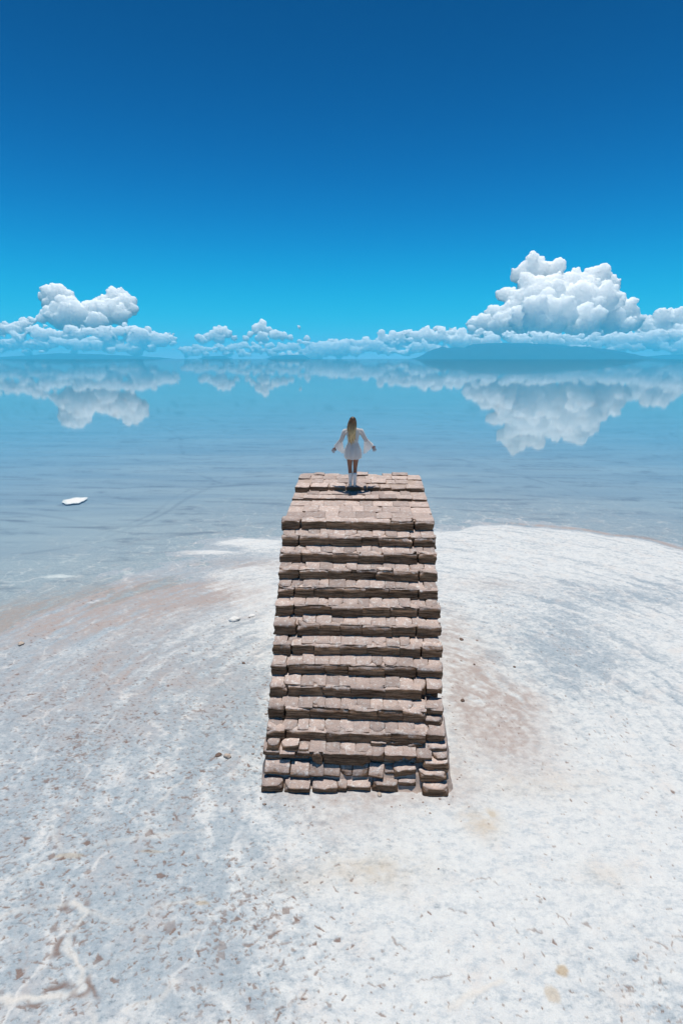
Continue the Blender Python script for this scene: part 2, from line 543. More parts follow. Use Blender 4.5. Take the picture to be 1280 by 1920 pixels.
g.l(g.scaled(wv2.outputs['Color'], (.7, .7, 0)), pw2.inputs[1])
vor = g.n('ShaderNodeTexVoronoi', feature='DISTANCE_TO_EDGE')
vor.inputs['Scale'].default_value = .85
g.l(pw2.outputs[0], vor.inputs['Vector'])
vein = g.math('MULTIPLY', g.ramp(vor.outputs['Distance'], .045, .005), g.ramp(n_big, .42, .62))
wf = g.math('MULTIPLY', wf, g.math('SUBTRACT', 1.0, g.math('MULTIPLY', vein, .75)), True)
c = g.mix(wf, white, wetc)
df = g.math('MULTIPLY', A(g, 'dirt'), g.ramp(n_mid, .25, .62, .5, 1.0), True)
c = g.mix(df, c, g.mix(n_fin, (.31, .26, .25), (.44, .38, .36)))
c = g.mix(A(g, 'ridge'), c, (.63, .61, .58))
tr = g.math('MULTIPLY', A(g, 'track'), .75)
sub = A(g, 'submerged')
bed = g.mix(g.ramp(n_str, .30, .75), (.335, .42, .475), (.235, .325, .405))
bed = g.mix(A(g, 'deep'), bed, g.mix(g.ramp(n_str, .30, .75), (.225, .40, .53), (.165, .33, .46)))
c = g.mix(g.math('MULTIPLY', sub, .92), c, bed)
c = g.mix(tr, c, (.12, .165, .225))
c = g.mix(A(g, 'ochre'), c, g.mix(n_fin, (.38, .27, .14), (.46, .345, .20)))
pf = g.math('MULTIPLY', A(g, 'pit'), g.ramp(n_fin, .2, .6, .55, 1.0), True)
c = g.mix(pf, c, g.mix(n_mid, (.10, .060, .047), (.25, .165, .135)))
c = g.mix(1.0, c, g.mix(g.ramp(n_fin, .25, .75), (.88, .88, .88), (1.04, 1.04, 1.04)), 'MULTIPLY')
bmp = g.bump(n_fin, .006, .8)
bmp = g.bump(n_mid, .014, .5, bmp)
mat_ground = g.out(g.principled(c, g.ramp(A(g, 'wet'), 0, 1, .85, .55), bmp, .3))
obj('ground', me, mat_ground, kind='structure', label='white salt flat with brown footprints and pale ridges')

# ------------------------------------------------------------------ water: one thin mirror over the flooded salt
wr = np.concatenate([[0.0], np.geomspace(1.0, 10900, 120)])
wt = np.linspace(-math.pi, math.pi, 181)[:-1]
a, b = np.meshgrid(wr[1:], wt, indexing='ij')
V = np.concatenate([[[0, 0, 0]], np.stack([a * np.sin(b), b * 0 + a * np.cos(b), a * 0], -1).reshape(-1, 3)])
idx = np.arange(120 * 180).reshape(120, 180) + 1
q = np.stack([idx[:-1], idx[1:], np.roll(idx[1:], -1, 1), np.roll(idx[:-1], -1, 1)], -1).reshape(-1, 4)
faces = [tuple(x) for x in q.tolist()] + [(0, int(idx[0, j]), int(idx[0, (j + 1) % 180])) for j in range(180)]
me = mesh_np('water', V, faces)
bm = bmesh.new()
bm.from_mesh(me)
bmesh.ops.recalc_face_normals(bm, faces=bm.faces)
if sum(f.normal.z for f in bm.faces) < 0:
    bmesh.ops.reverse_faces(bm, faces=bm.faces)
bm.to_mesh(me)
g = NT('shallow_water')
P = g.pos()
fr = g.n('ShaderNodeFresnel')
fr.inputs[0].default_value = 1.37
rip = g.noise(g.scaled(P, (.25, 1.1, 1)), .8, 3, .5)
bmp = g.bump(rip, .002, .25)
gl = g.n('ShaderNodeBsdfGlossy')
gl.inputs['Roughness'].default_value = .035
g.l(bmp, gl.inputs['Normal'])
g.l(bmp, fr.inputs['Normal'])
tb = g.n('ShaderNodeBsdfTransparent')
tb.inputs[0].default_value = (.93, .97, .985, 1)
mx = g.n('ShaderNodeMixShader')
g.l(fr.outputs[0], mx.inputs[0])
g.l(tb.outputs[0], mx.inputs[1])
g.l(gl.outputs[0], mx.inputs[2])
mat_water = g.out(mx.outputs[0])
obj('water', me, mat_water, kind='structure', label='shallow mirror of blue water reaching the horizon')

# ------------------------------------------------------------------ far hills
g = NT('far_hillside')
P = g.pos()
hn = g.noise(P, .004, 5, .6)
mat_hill = g.out(g.principled(g.mix(hn, (.015, .045, .08), (.05, .09, .12)), .9, None, .1))  # blue of the distance haze is partly put into the hill colour


def hill(name, prof, y, depth, label, seed):
    """prof: silhouette points in photograph pixels; built as a ridge of real depth at distance y"""
    pts = np.array([at_y(px, py, y) for px, py in prof])
    xs = np.linspace(pts[0, 0], pts[-1, 0], 90)
    hz = np.interp(xs, pts[:, 0], pts[:, 2])
    hz = np.maximum(hz + np.abs(hz) * .10 * fbm2(xs / 130, xs * 0 + seed, seed, 3), -2)
    rows = np.linspace(-1, 1, 21)
    V = []
    for r_ in rows:
        prof_ = (1 - abs(r_)) ** .8
        nz = fbm2(xs / 160, xs * 0 + r_ * 3 + seed, seed + 5, 4)
        V.append(np.stack([xs, y + r_ * depth + xs * 0, (hz + 2) * np.clip(prof_ * (1 + .45 * nz * (1 - prof_)), 0, 1.0) - 2.5], 1))
    V = np.concatenate(V)
    n = len(xs)
    i = np.arange(21 * n).reshape(21, n)
    q = np.stack([i[:-1, :-1], i[:-1, 1:], i[1:, 1:], i[1:, :-1]], -1).reshape(-1, 4)
    return obj(name, mesh_np(name, V, q), mat_hill, kind='structure', label=label)


hill('hill', [(770, 674), (790, 668), (800, 660), (815, 654), (828, 650), (840, 652), (855, 650), (872, 652), (885, 645), (920, 643), (980, 643), (1030, 645), (1060, 648),
              (1100, 650), (1150, 656), (1170, 663), (1190, 674)], 8000, 900, 'long blue island hill under the tall cloud', 3)
hill('hill', [(-60, 674), (20, 668), (80, 664), (110, 662), (180, 664), (250, 667), (300, 670), (330, 674)], 9300, 600, 'low blue hill line far out on the left horizon', 9)
hill('hill', [(370, 674), (385, 668), (420, 667), (440, 674)], 9500, 300, 'tiny blue rise on the horizon left of the low blue ridge', 13)
hill('hill', [(495, 674), (512, 667), (545, 665), (570, 666), (585, 674)], 9500, 300, 'low blue ridge on the horizon behind the person', 15)
hill('hill', [(1170, 674), (1210, 668), (1250, 665), (1300, 664), (1400, 662), (1600, 665), (1700, 674)], 9900, 300, 'pale hazy ridge running off the right edge', 17)

# ------------------------------------------------------------------ clouds, far beyond the hills
g = NT('cloud_white')
P = g.pos()
cn = g.noise(P, .006, 5, .6)
bmp = g.bump(cn, 40.0, .3)
mat_cloud = g.out(g.principled((.995, .995, .995), 1.0, bmp, 0.0, **{'Subsurface Weight': 1.0, 'Subsurface Radius': (1.0, 1.0, 1.0), 'Subsurface Scale': 2000.0, 'Subsurface Anisotropy': .7}))


def remeshed(me, voxel, amp, seed, flat=1.0):
    """the union of all billows as one closed skin, roughened"""
    o = bpy.data.objects.new('billows', me)
    COL.objects.link(o)
    md = o.modifiers.new('union', 'REMESH')
    md.mode = 'VOXEL'
    md.voxel_size = voxel
    dg = bpy.context.evaluated_depsgraph_get()
    out = bpy.data.meshes.new_from_object(o.evaluated_get(dg))
    bpy.data.objects.remove(o)
    bpy.data.meshes.remove(me)
    n = len(out.vertices)
    co = np.empty(n * 3, dtype=np.float32)
    no = np.empty(n * 3, dtype=np.float32)
    out.vertices.foreach_get('co', co)
    out.vertex_normals.foreach_get('vector', no)
    co, no = co.reshape(-1, 3).astype(np.float64), no.reshape(-1, 3)
    st = np.array([1.0, 1.0, 1.0 if flat > .9 else .45])
    q = co / st
    d = vnoise3(q / 260.0, seed) * 1.0 + vnoise3(q / 120.0, seed + 1) * .75 + np.abs(vnoise3(q / 58.0, seed + 2)) * .6 - .25
    out.vertices.foreach_set('co', (co + no * d[:, None] * amp).astype(np.float32).ravel())
    out.polygons.foreach_set('use_smooth', np.full(len(out.polygons), True))
    out.name = 'cloud'
    out.update()
    return out


def ico(sub):
    bm = bmesh.new()
    bmesh.ops.create_icosphere(bm, subdivisions=sub, radius=1)
    v = np.array([tuple(x.co) for x in bm.verts])
    f = np.array([[q.index for q in x.verts] for x in bm.faces])
    bm.free()
    return v, f


ICO = {k: ico(k) for k in (1, 2, 3)}


def spheres_mesh(name, items):
    """items: (centre, (rx,ry,rz), subdivisions)"""
    Vs, Fs, n = [], [], 0
    for k, (c_, r_, s) in enumerate(items):
        v, f = ICO[s]
        p = v * np.asarray(r_) + np.asarray(c_)
        d = vnoise3(v * 2.3 + k * 7.1, 5) * .14 + vnoise3(v * 5.3 + k * 3.7, 6) * .07
        p = p + v * np.asarray(r_) * d[:, None]
        Vs.append(p)
        Fs.append(f + n)
        n += len(v)
    return mesh_np(name, np.concatenate(Vs), np.concatenate(Fs))


def cloud(label, blobs, y, base_py, seed, kids=(9, 6), flat=1.0, group=None, name='cloud', vox=26.0):
    rng = np.random.default_rng(seed)
    k = at_y(641, 900, y)[0]                       # metres per photograph pixel at this distance
    zb = at_y(640, base_py, y)[2]
    items = []

    def add(c_, r_, s):
        cz = max(c_[2], zb + r_ * .35)
        items.append(((c_[0], c_[1], cz), (r_, r_, r_ * flat), s))

    for px, py, pr in blobs:
        yy = y + max(0, base_py - py) * k * 1.1 + rng.normal(0, .4) * pr * k
        c0 = at_y(px, py, yy)
        r0 = pr * k
        add(c0, r0 * .86, 3)
        for _ in range(kids[0]):
            d = rng.normal(size=3)
            d[2] = abs(d[2]) * 1.0 - .35
            d[1] -= .35
            d /= np.linalg.norm(d)
            r1_ = r0 * rng.uniform(.24, .48)
            c1 = c0 + d * (r0 * .84) * np.array([1, 1, flat])
            add(c1, r1_, 2)
            for _ in range(kids[1]):
                e = d * .7 + rng.normal(size=3) * .7
                e /= np.linalg.norm(e)
                add(c1 + e * r1_ * .85 * np.array([1, 1, flat]), r1_ * rng.uniform(.25, .5), 1)
    me = remeshed(spheres_mesh('cloud', items), vox, 46.0 if flat > .9 else 62.0, seed, flat)
    me.materials.clear()
    return obj(name, me, mat_cloud, label=label, cat='cloud', group=group)


def bank(x0, x1, tops, base, seed, rmin, rmax, step=9, lo=0.35):
    """row of blobs between x0 and x1 whose tops follow the polyline tops"""
    rng = np.random.default_rng(seed)
    t = np.array(tops, float)
    out = []
    x = x0
    while x < x1:
        r_ = rng.uniform(rmin, rmax)
        top = np.interp(x, t[:, 0], t[:, 1])
        n = max(1, int((base - top) / (r_ * 1.5)))
        for j in range(n):
            out.append((x + rng.normal(0, 3), top + r_ + j * r_ * 1.5 + rng.uniform(0, r_ * .6), r_ * rng.uniform(.75, 1.1)))
        x += step * rng.uniform(.7, 1.4)
    return out


g_c = 'white cumulus clouds along the horizon'
cloud('tallest white cumulus tower, above the long blue hill',
      [(990, 511, 27), (1012, 509, 23), (1037, 514, 23), (984, 541, 20), (1064, 540, 34), (1094, 545, 33), (1122, 526, 26), (1136, 541, 20), (1005, 556, 40), (1060, 575, 52),
       (1110, 580, 44), (955, 557, 15), (942, 554, 12), (966, 577, 27), (1148, 582, 27), (1173, 582, 19), (944, 585, 17), (925, 592, 15), (902, 600, 15), (1020, 600, 44),
       (980, 606, 32), (1090, 610, 36), (1150, 612, 26), (1185, 604, 16), (940, 610, 22), (890, 612, 16)], 14500, 646, 4, (12, 6), group=g_c)
cloud('white cloud shoulder at the right edge of the frame',
      bank(1190, 1420, [(1190, 600), (1205, 590), (1245, 578), (1280, 584), (1330, 600), (1420, 612)], 640, 12, 11, 19, 15) + [(1242, 595, 18), (1262, 600, 18)], 15200, 650, 5, (8, 5), group=g_c)
cloud('long low cloud bank running under the tallest tower',
      bank(590, 1300, [(590, 640), (640, 634), (690, 626), (750, 620), (780, 613), (818, 608), (850, 612), (880, 614), (960, 618), (1060, 622), (1160, 622), (1240, 612), (1300, 612)], 664, 13, 4, 18, 8),
      12300, 668, 6, (8, 4), .8, group=g_c)
cloud('white twin-topped cumulus standing on the left grey bank',
      [(108, 556, 22), (125, 557, 17), (95, 571, 13), (137, 572, 15), (218, 563, 20), (236, 571, 19), (248, 580, 11), (192, 566, 11), (180, 578, 15), (160, 582, 17), (128, 586, 24),
       (200, 586, 24), (78, 598, 9), (100, 594, 15), (152, 594, 22), (225, 592, 20), (115, 602, 16), (180, 602, 18), (60, 602, 7)], 14600, 622, 7, (11, 6), group=g_c)
cloud('broad flat grey-white cloud bank at the left edge',
      bank(-160, 332, [(-160, 606), (-40, 598), (20, 598), (45, 594), (60, 604), (120, 606), (180, 604), (240, 605), (280, 610), (310, 614), (332, 624)], 662, 14, 4, 18, 8),
      12300, 668, 8, (8, 4), .7, group=g_c)
cloud('small rounded cloud puff left of the person',
      [(415, 622, 11), (428, 627, 8), (402, 628, 8), (390, 633, 7), (373, 634, 6), (382, 640, 6), (412, 637, 9), (440, 634, 6)], 15000, 646, 9, (9, 5), group=g_c)
cloud('small domed cloud with a trailing tail, just left above the person',
      [(490, 614, 12), (480, 619, 8), (503, 620, 9), (515, 628, 8), (470, 628, 7), (458, 634, 6), (530, 632, 7), (545, 634, 6), (492, 634, 10), (560, 640, 5), (575, 638, 5)], 15000, 646, 10, (9, 5), group=g_c)
cloud('thin pale line of far clouds low behind the small puffs',
      bank(340, 640, [(340, 645), (420, 640), (560, 638), (640, 634)], 666, 15, 4, 10, 6), 14200, 670, 11, (7, 4), .6, group=g_c)
cloud('tiny lone cloud wisp above the trailing tail', [(560, 613, 3.2), (562, 618, 2)], 15000, 640, 16, (7, 3), group=g_c)

# ------------------------------------------------------------------ haze
HAZE_DENSITY = 1.3e-4
bm = bmesh.new()
bmesh.ops.create_cube(bm, size=1)
for v in bm.verts:
    v.co = Vector((v.co.x * 22600, v.co.y * 22600, (v.co.z + .5) * 304 - 4.0))
me = bpy.data.meshes.new('haze')
bm.to_mesh(me)
bm.free()
g = NT('pale_haze')
pv = g.n('ShaderNodeVolumePrincipled')
pv.inputs['Color'].default_value = (.11, .71, 1.0, 1)
pv.inputs['Density'].default_value = HAZE_DENSITY
pv.inputs['Anisotropy'].default_value = 0.0
obj('haze', me, g.out(pv.outputs[0], True), kind='stuff', label='thin blue haze over the flooded flat')

# ------------------------------------------------------------------ the salt-block stair
STAIR_YAW = R(-2.28)
S0 = Vector((0.222, 7.0, 0.0))
g = NT('salt_block')
P = g.pos()
oi = g.n('ShaderNodeObjectInfo').outputs['Random']
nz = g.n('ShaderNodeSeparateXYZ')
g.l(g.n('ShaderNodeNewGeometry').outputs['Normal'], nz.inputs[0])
warp = g.n('ShaderNodeVectorMath', operation='ADD')
g.l(g.scaled(P, (2.2, 2.2, 42.0)), warp.inputs[0])
wn = g.n('ShaderNodeTexNoise')
wn.inputs['Scale'].default_value = 4.0
g.l(P, wn.inputs['Vector'])
wsc = g.scaled(wn.outputs['Color'], (0, 0, 2.2))
g.l(wsc, warp.inputs[1])
strata = g.noise(warp.outputs[0], 1.0, 4, .65)
blot = g.noise(P, 7.0, 5, .65)
grain = g.noise(P, 55.0, 4, .7)
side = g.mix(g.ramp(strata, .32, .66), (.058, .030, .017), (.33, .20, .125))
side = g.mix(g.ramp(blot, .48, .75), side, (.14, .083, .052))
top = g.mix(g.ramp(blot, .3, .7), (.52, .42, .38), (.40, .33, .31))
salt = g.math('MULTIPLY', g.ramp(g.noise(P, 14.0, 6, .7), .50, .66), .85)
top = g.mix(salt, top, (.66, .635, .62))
nup = g.math('ADD', nz.outputs[2], g.math('MULTIPLY', g.math('SUBTRACT', blot, .5), 1.0))
c = g.mix(g.ramp(nup, .35, .85), side, top)  # by normal: upward faces paler, side faces darker and browner
c = g.mix(1.0, c, g.mix(oi, (.74, .73, .73), (1.20, 1.18, 1.16)), 'MULTIPLY')
c = g.mix(1.0, c, g.mix(g.ramp(grain, .28, .62), (.74, .72, .71), (1.06, 1.06, 1.06)), 'MULTIPLY')
bmp = g.bump(grain, .010, .8)
bmp = g.bump(strata, .014, .8, bmp)
bmp = g.bump(blot, .03, .5, bmp)
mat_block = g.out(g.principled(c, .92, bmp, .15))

g = NT('packed_earth')
P = g.pos()
en = g.noise(P, 6.0, 5, .65)
eg = g.noise(P, 45.0, 4, .7)
c = g.mix(g.ramp(en, .3, .7), (.47, .375, .33), (.38, .30, .26))
c = g.mix(g.ramp(eg, .6, .75), c, (.62, .56, .53))
mat_earth = g.out(g.principled(c, .95, g.bump(eg, .008, .8, g.bump(en, .04, .7)), .1))

stair = bpy.data.objects.new('staircase', None)
COL.objects.link(stair)
stair.location = S0
stair.rotation_euler = (0, 0, STAIR_YAW)
stair['label'] = 'weathered staircase of brown salt blocks rising to a flat top platform'
stair['category'] = 'staircase'
SM = Matrix.Translation(S0) @ Matrix.Rotation(STAIR_YAW, 4, 'Z')
SMI = SM.inverted()


def block_np(w_, d_, h_, seed, rnd=.03, amp=.010, chip=.5, cell=.055, lam=.006, nosing=0.0):
    """one weathered block centred on its base point: rounded box, chipped corners, uneven laminated faces"""
    rng = np.random.default_rng(seed)
    n = [int(np.clip(round(s / cell), 2, 9)) for s in (w_, d_, h_)]
    n[2] = max(n[2], 4)
    if nosing:
        n[1], n[2] = max(n[1], 6), max(n[2], 7)

    def axis(k, L):
        r_ = min(rnd / L * 2 * .9, .8)
        if k <= 2:
            return np.array([-1, -1 + r_, 1 - r_, 1])
        inner = np.linspace(-1 + r_, 1 - r_, k - 1)
        return np.concatenate([[-1], inner, [1]])
    ax = [axis(n[i], L) for i, L in enumerate((w_, d_, h_))]
    m = [len(a_) for a_ in ax]
    ids, V, F = {}, [], []

    def vid(i, j, k):
        key = (i, j, k)
        if key not in ids:
            ids[key] = len(V)
            V.append((ax[0][i], ax[1][j], ax[2][k]))
        return ids[key]
    for (fa, ua, va) in ((0, 1, 2), (1, 2, 0), (2, 0, 1)):
        for end in (0, m[fa] - 1):
            for u in range(m[ua] - 1):
                for v in range(m[va] - 1):
                    q = []
                    for (du, dv) in ((0, 0), (1, 0), (1, 1), (0, 1)):
                        t = [0, 0, 0]
                        t[fa], t[ua], t[va] = end, u + du, v + dv
                        q.append(vid(*t))
                    F.append(tuple(q if end else q[::-1]))
    V = np.array(V, float)
    hs = np.array([w_, d_, h_]) / 2
    p = V * hs
    r_ = min(rnd, hs.min() * .8)
    inner = np.clip(p, -(hs - r_), hs - r_)
    dv = p - inner
    ln = np.linalg.norm(dv, axis=1, keepdims=True)
    p = np.where(ln > 1e-9, inner + dv / np.maximum(ln, 1e-9) * r_, p)
    if nosing > 0:
        cy_, cz_ = -hs[1] + nosing, hs[2] - nosing
        dy_, dz_ = np.minimum(p[:, 1] - cy_, 0), np.maximum(p[:, 2] - cz_, 0)
        L_ = np.hypot(dy_, dz_)
        k_ = np.where((L_ > nosing) & (dy_ < 0) & (dz_ > 0), nosing / np.maximum(L_, 1e-6), 1.0)
        p[:, 1] = np.where(k_ < 1, cy_ + dy_ * k_, p[:, 1])
        p[:, 2] = np.where(k_ < 1, cz_ + dz_ * k_, p[:, 2])
    for cx in (-1, 1):
        for cy in (-1, 1):
            for cz in (-1, 1):
                if rng.random() < chip:
                    dist = np.linalg.norm((V - np.array([cx, cy, cz])) * hs, axis=1)
                    s_ = rng.uniform(.05, .12)
                    p += -np.array([cx, cy, cz * .7]) * (np.clip(1 - dist / s_, 0, 1) * s_ * rng.uniform(.2, .5))[:, None]
    off = rng.uniform(0, 100, 3)
    nn = np.stack([vnoise3(p * 9 + off + k_ * 31, 7) for k_ in range(3)], 1) * amp
    nn += np.stack([vnoise3(p * 22 + off + k_ * 17, 8) for k_ in range(3)], 1) * amp * .5
    lay = vnoise3(np.stack([p[:, 0] * 2, p[:, 1] * 2, p[:, 2] * 38], 1) + off, 9) * lam
    nn[:, 0] += np.sign(p[:, 0]) * lay * (np.abs(V[:, 0]) > .99)
    nn[:, 1] += np.sign(p[:, 1]) * lay * (np.abs(V[:, 1]) > .99)
    p = p + nn
    p[:, 2] += h_ / 2
    return p, F


BLK = [0]


def block(name, l, s, zt, w_, d_, h_, yaw=0.0, roll=0.0, pitch=0.0, rnd=.03, amp=.010, chip=.5, label=None, lam=.006, mat=None, nosing=0.0):
    """l, s: lateral and forward middle; zt: height of the block's top"""
    BLK[0] += 1
    V, F = block_np(w_, d_, h_, 1000 + BLK[0], rnd, amp, chip, lam=lam, nosing=nosing)
    me = mesh_np(name, V, F, True)
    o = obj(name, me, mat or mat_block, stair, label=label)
    o.location = (l, s, zt - h_)
    o.rotation_euler = (pitch, roll, yaw)
    return o


rs_ = random.Random(11)
NK = 12
TREAD, RISE = .27, .275


def nose(k):
    return 3.48 - TREAD * k, 3.93 - RISE * k


def half(k):
    return (1.65 - .04 * k / 11) if k <= 11 else 1.62 + .03 * (k - 11)


def split(a, b, n, jit, rng):
    """n widths between a and b with jittered joints"""
    e = np.linspace(a, b, n + 1)
    e[1:-1] += np.array([rng.uniform(-jit, jit) for _ in range(n - 1)]) * (b - a) / n
    return list(zip(e[:-1], e[1:]))


def curve_z(u):
    return 0.0


# -- core of earth and rubble under the blocks
prof = []
for k in range(NK + 1):
    y_, z_ = nose(k)
    prof.append((y_, z_))
pts = [(6.62, -.05), (6.62, 4.215), (5.9, 4.165), (5.62, 4.13), (5.60, 4.05), (4.92, 4.03), (4.90, 3.955), (3.66, 3.90)]
for k in range(0, NK - 1):
    y_, z_ = nose(k)
    pts += [(y_ + .12, z_ - .05), (y_ + .12, z_ - RISE - .02)]
pts += [(.62, .70), (.50, -.05)]
bm = bmesh.new()
n_ = len(pts)
for (xa, xb, back) in ((-1.44, .86, 0.0), (.865, 1.44, .42)):
    vs = [[bm.verts.new((x_, y_ + (back if y_ < 4.5 and z_ < 3.85 else 0), z_)) for (y_, z_) in pts] for x_ in (xa, xb)]
    for i in range(n_):
        j = (i + 1) % n_
        bm.faces.new((vs[0][i], vs[0][j], vs[1][j], vs[1][i]))
    bm.faces.new(vs[0][::-1])
    bm.faces.new(vs[1])
bmesh.ops.recalc_face_normals(bm, faces=bm.faces)
me = bpy.data.meshes.new('core')
bm.to_mesh(me)
bm.free()
obj('core', me, mat_earth, stair)

# -- earth slope between the fallen blocks of the foot
fx = np.linspace(-1.66, 1.72, 70)
fy = np.linspace(-.45, 1.25, 46)
gx_, gy_ = np.meshgrid(fx, fy, indexing='ij')
base_ = np.interp(gy_, [-.45, -.22, -.05, .05, .12, .18, .30, .42, .60, .80, 1.25], [-.02, .045, .06, .075, .15, .25, .38, .48, .61, .80, 1.0])
nzz = fbm2(gx_.ravel() * 2.5, gy_.ravel() * 3.5, 91, 4).reshape(gx_.shape)
edge_ = np.clip((1.74 + .08 * nzz - np.abs(gx_ - .03)) / .16, 0, 1)
zz = base_ * (.25 + .75 * smooth(0, 1, edge_)) + .05 * nzz
V = np.stack([gx_, gy_, zz], -1).reshape(-1, 3)
ii = np.arange(len(V)).reshape(gx_.shape)
q = np.stack([ii[:-1, :-1], ii[1:, :-1], ii[1:, 1:], ii[:-1, 1:]], -1).reshape(-1, 4)
obj('earth_fill', mesh_np('earth_fill', V, q), mat_earth, stair, kind='stuff')

# -- step rows
UL, UR = -1.22, 1.16                      # joints of the displaced end columns
prev_gap = (0, 0)
for k in range(NK):
    y_, z_ = nose(k)
    hw = half(k)
    ul = UL + rs_.uniform(-.07, .05)
    ur = UR + rs_.uniform(-.05, .10)
    sag = -.006
    hR = RISE - .01
    if True:
        # left end block
        lw = hw + rs_.uniform(-.012, .03)
        block('riser_block', (-lw + ul) / 2 - .015, y_ + .125, z_ + rs_.uniform(-.025, .012), ul + lw - .028, .26, hR, yaw=rs_.uniform(-.05, .05), roll=rs_.uniform(-.03, .03),
              rnd=.022, amp=.016, chip=.5, lam=.016, nosing=.10)
    if k < 9:
        rw = hw + rs_.uniform(-.012, .03)
        block('riser_block', (rw + ur) / 2 + .02, y_ + .13, z_ + rs_.uniform(-.03, .01), rw - ur - .034, .26, hR, yaw=rs_.uniform(-.05, .05), roll=rs_.uniform(-.03, .03),
              rnd=.022, amp=.016, chip=.5, lam=.016, nosing=.10)
    nb = 4 if rs_.random() < .5 else 5
    for (a, b) in split(ul, ur if k < 9 else ur + .02, nb, .28, rs_):
        block('riser_block', (a + b) / 2, y_ + .11 + rs_.uniform(-.018, .022), z_ + rs_.uniform(-.012, .006), b - a + .003, .24, hR + rs_.uniform(-.01, .0), yaw=rs_.uniform(-.012, .012),
              rnd=.009, amp=.014, chip=.10, lam=.018, nosing=.105)
    # tread row behind the nose of step k+1, in front of riser k
    y2, z2 = nose(k + 1)
    h2 = half(k + 1)
    y0_, y1_ = y2 + .085, y_ + .10
    nt_ = 12
    e = split(-h2 + .01, h2 - .01, nt_, .16, rs_)
    for i, (a, b) in enumerate(e):
        end = i in (0, 1, nt_ - 2, nt_ - 1)
        dz = rs_.uniform(-.012, .004) + (rs_.uniform(-.03, .0) if end else 0)
        block('tread_block', (a + b) / 2, (y0_ + y1_) / 2 + rs_.uniform(-.012, .012), z2 + .044 + dz, b - a - (.010 if end else -.002), y1_ - y0_, .15,
              yaw=rs_.uniform(-.05, .05) if end else rs_.uniform(-.01, .01), pitch=.32 + rs_.uniform(-.03, .03), rnd=.010, amp=.009 if end else .006, chip=.4, lam=.004)

# -- broken right-hand column below the hollow
for (l, s, zt, w_, d_, h_, yw) in ((1.02, nose(9)[0] + .42, nose(9)[1] - .06, .26, .22, .22, .05), (1.41, nose(9)[0] + .40, nose(9)[1] - .05, .34, .24, .24, -.04),
                                   (1.02, nose(10)[0] + .30, nose(9)[1] - .25, .28, .30, .16, .0), (1.42, nose(10)[0] + .26, nose(9)[1] - .27, .36, .34, .20, .03),
                                   (1.04, nose(10)[0] + .11, nose(10)[1] - .13, .30, .26, .2, .1), (1.41, nose(10)[0] + .08, nose(10)[1] - .15, .36, .26, .2, -.03),
                                   (1.10, nose(11)[0] + .16, nose(11)[1] + .0, .26, .24, .2, -.15), (1.43, nose(11)[0] + .14, nose(11)[1] - .02, .36, .24, .18, .0),
                                   (1.08, nose(11)[0] + .06, nose(11)[1] - .17, .32, .22, .2, .1), (1.44, nose(11)[0] + .03, nose(11)[1] - .19, .38, .26, .2, .05),
                                   (.98, nose(12)[0] + .20, nose(12)[1] + .01, .20, .2, .12, .05), (1.42, nose(12)[0] + .1, nose(12)[1] - .08, .44, .24, .2, -.02),
                                   (1.36, .24, .40, .46, .24, .18, .0), (1.40, .10, .235, .44, .25, .30, .02)):
    block('riser_block', l, s, zt, w_, d_, h_, yaw=yw, roll=rs_.uniform(-.05, .05), rnd=.035, amp=.014, chip=.7, lam=.01)

# -- ruined foot: measured in the picture as (left px, right px, front px row) on a level z
def foot(name, x0, x1, yf, zt, dep, h_, yaw=0.0, roll=0.0, pitch=0.0, label=None, rnd=.020):
    a, b = at(x0, yf, zt), at(x1, yf, zt)
    pa, pb = SMI @ Vector((a[0], a[1], zt)), SMI @ Vector((b[0], b[1], zt))
    block(name, (pa.x + pb.x) / 2, (pa.y + pb.y) / 2 + dep / 2, zt, (pb.x - pa.x) * .985, dep, h_, yaw=yaw, roll=roll, pitch=pitch, rnd=rnd, amp=.014, chip=.6, label=label, lam=.010)


def slab(name, x0, x1, yf, zf, yb, zb, h_=.14, yaw=0.0, roll=0.0, rnd=.012, chip=.08, amp=.009):
    """a sloping slab: front edge at row yf on level zf, back edge at row yb on level zb"""
    fa, fb, bk = at(x0, yf, zf), at(x1, yf, zf), at((x0 + x1) / 2, yb, zb)
    pa, pb = SMI @ Vector((fa[0], fa[1], zf)), SMI @ Vector((fb[0], fb[1], zf))
    pk = SMI @ Vector((bk[0], bk[1], zb))
    y0_ = (pa.y + pb.y) / 2
    L, pt = math.hypot(pk.y - y0_, zb - zf), math.atan2(zb - zf, pk.y - y0_)
    BLK[0] += 1
    V, F = block_np((pb.x - pa.x) * 1.0, L + .03, h_, 1000 + BLK[0], rnd, amp, chip, lam=.008)
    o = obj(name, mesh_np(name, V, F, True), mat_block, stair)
    o.location = ((pa.x + pb.x) / 2, (y0_ + pk.y) / 2 + h_ * math.sin(pt), (zf + zb) / 2 - h_ * math.cos(pt))
    o.rotation_euler = (pt, roll, yaw)
    return o


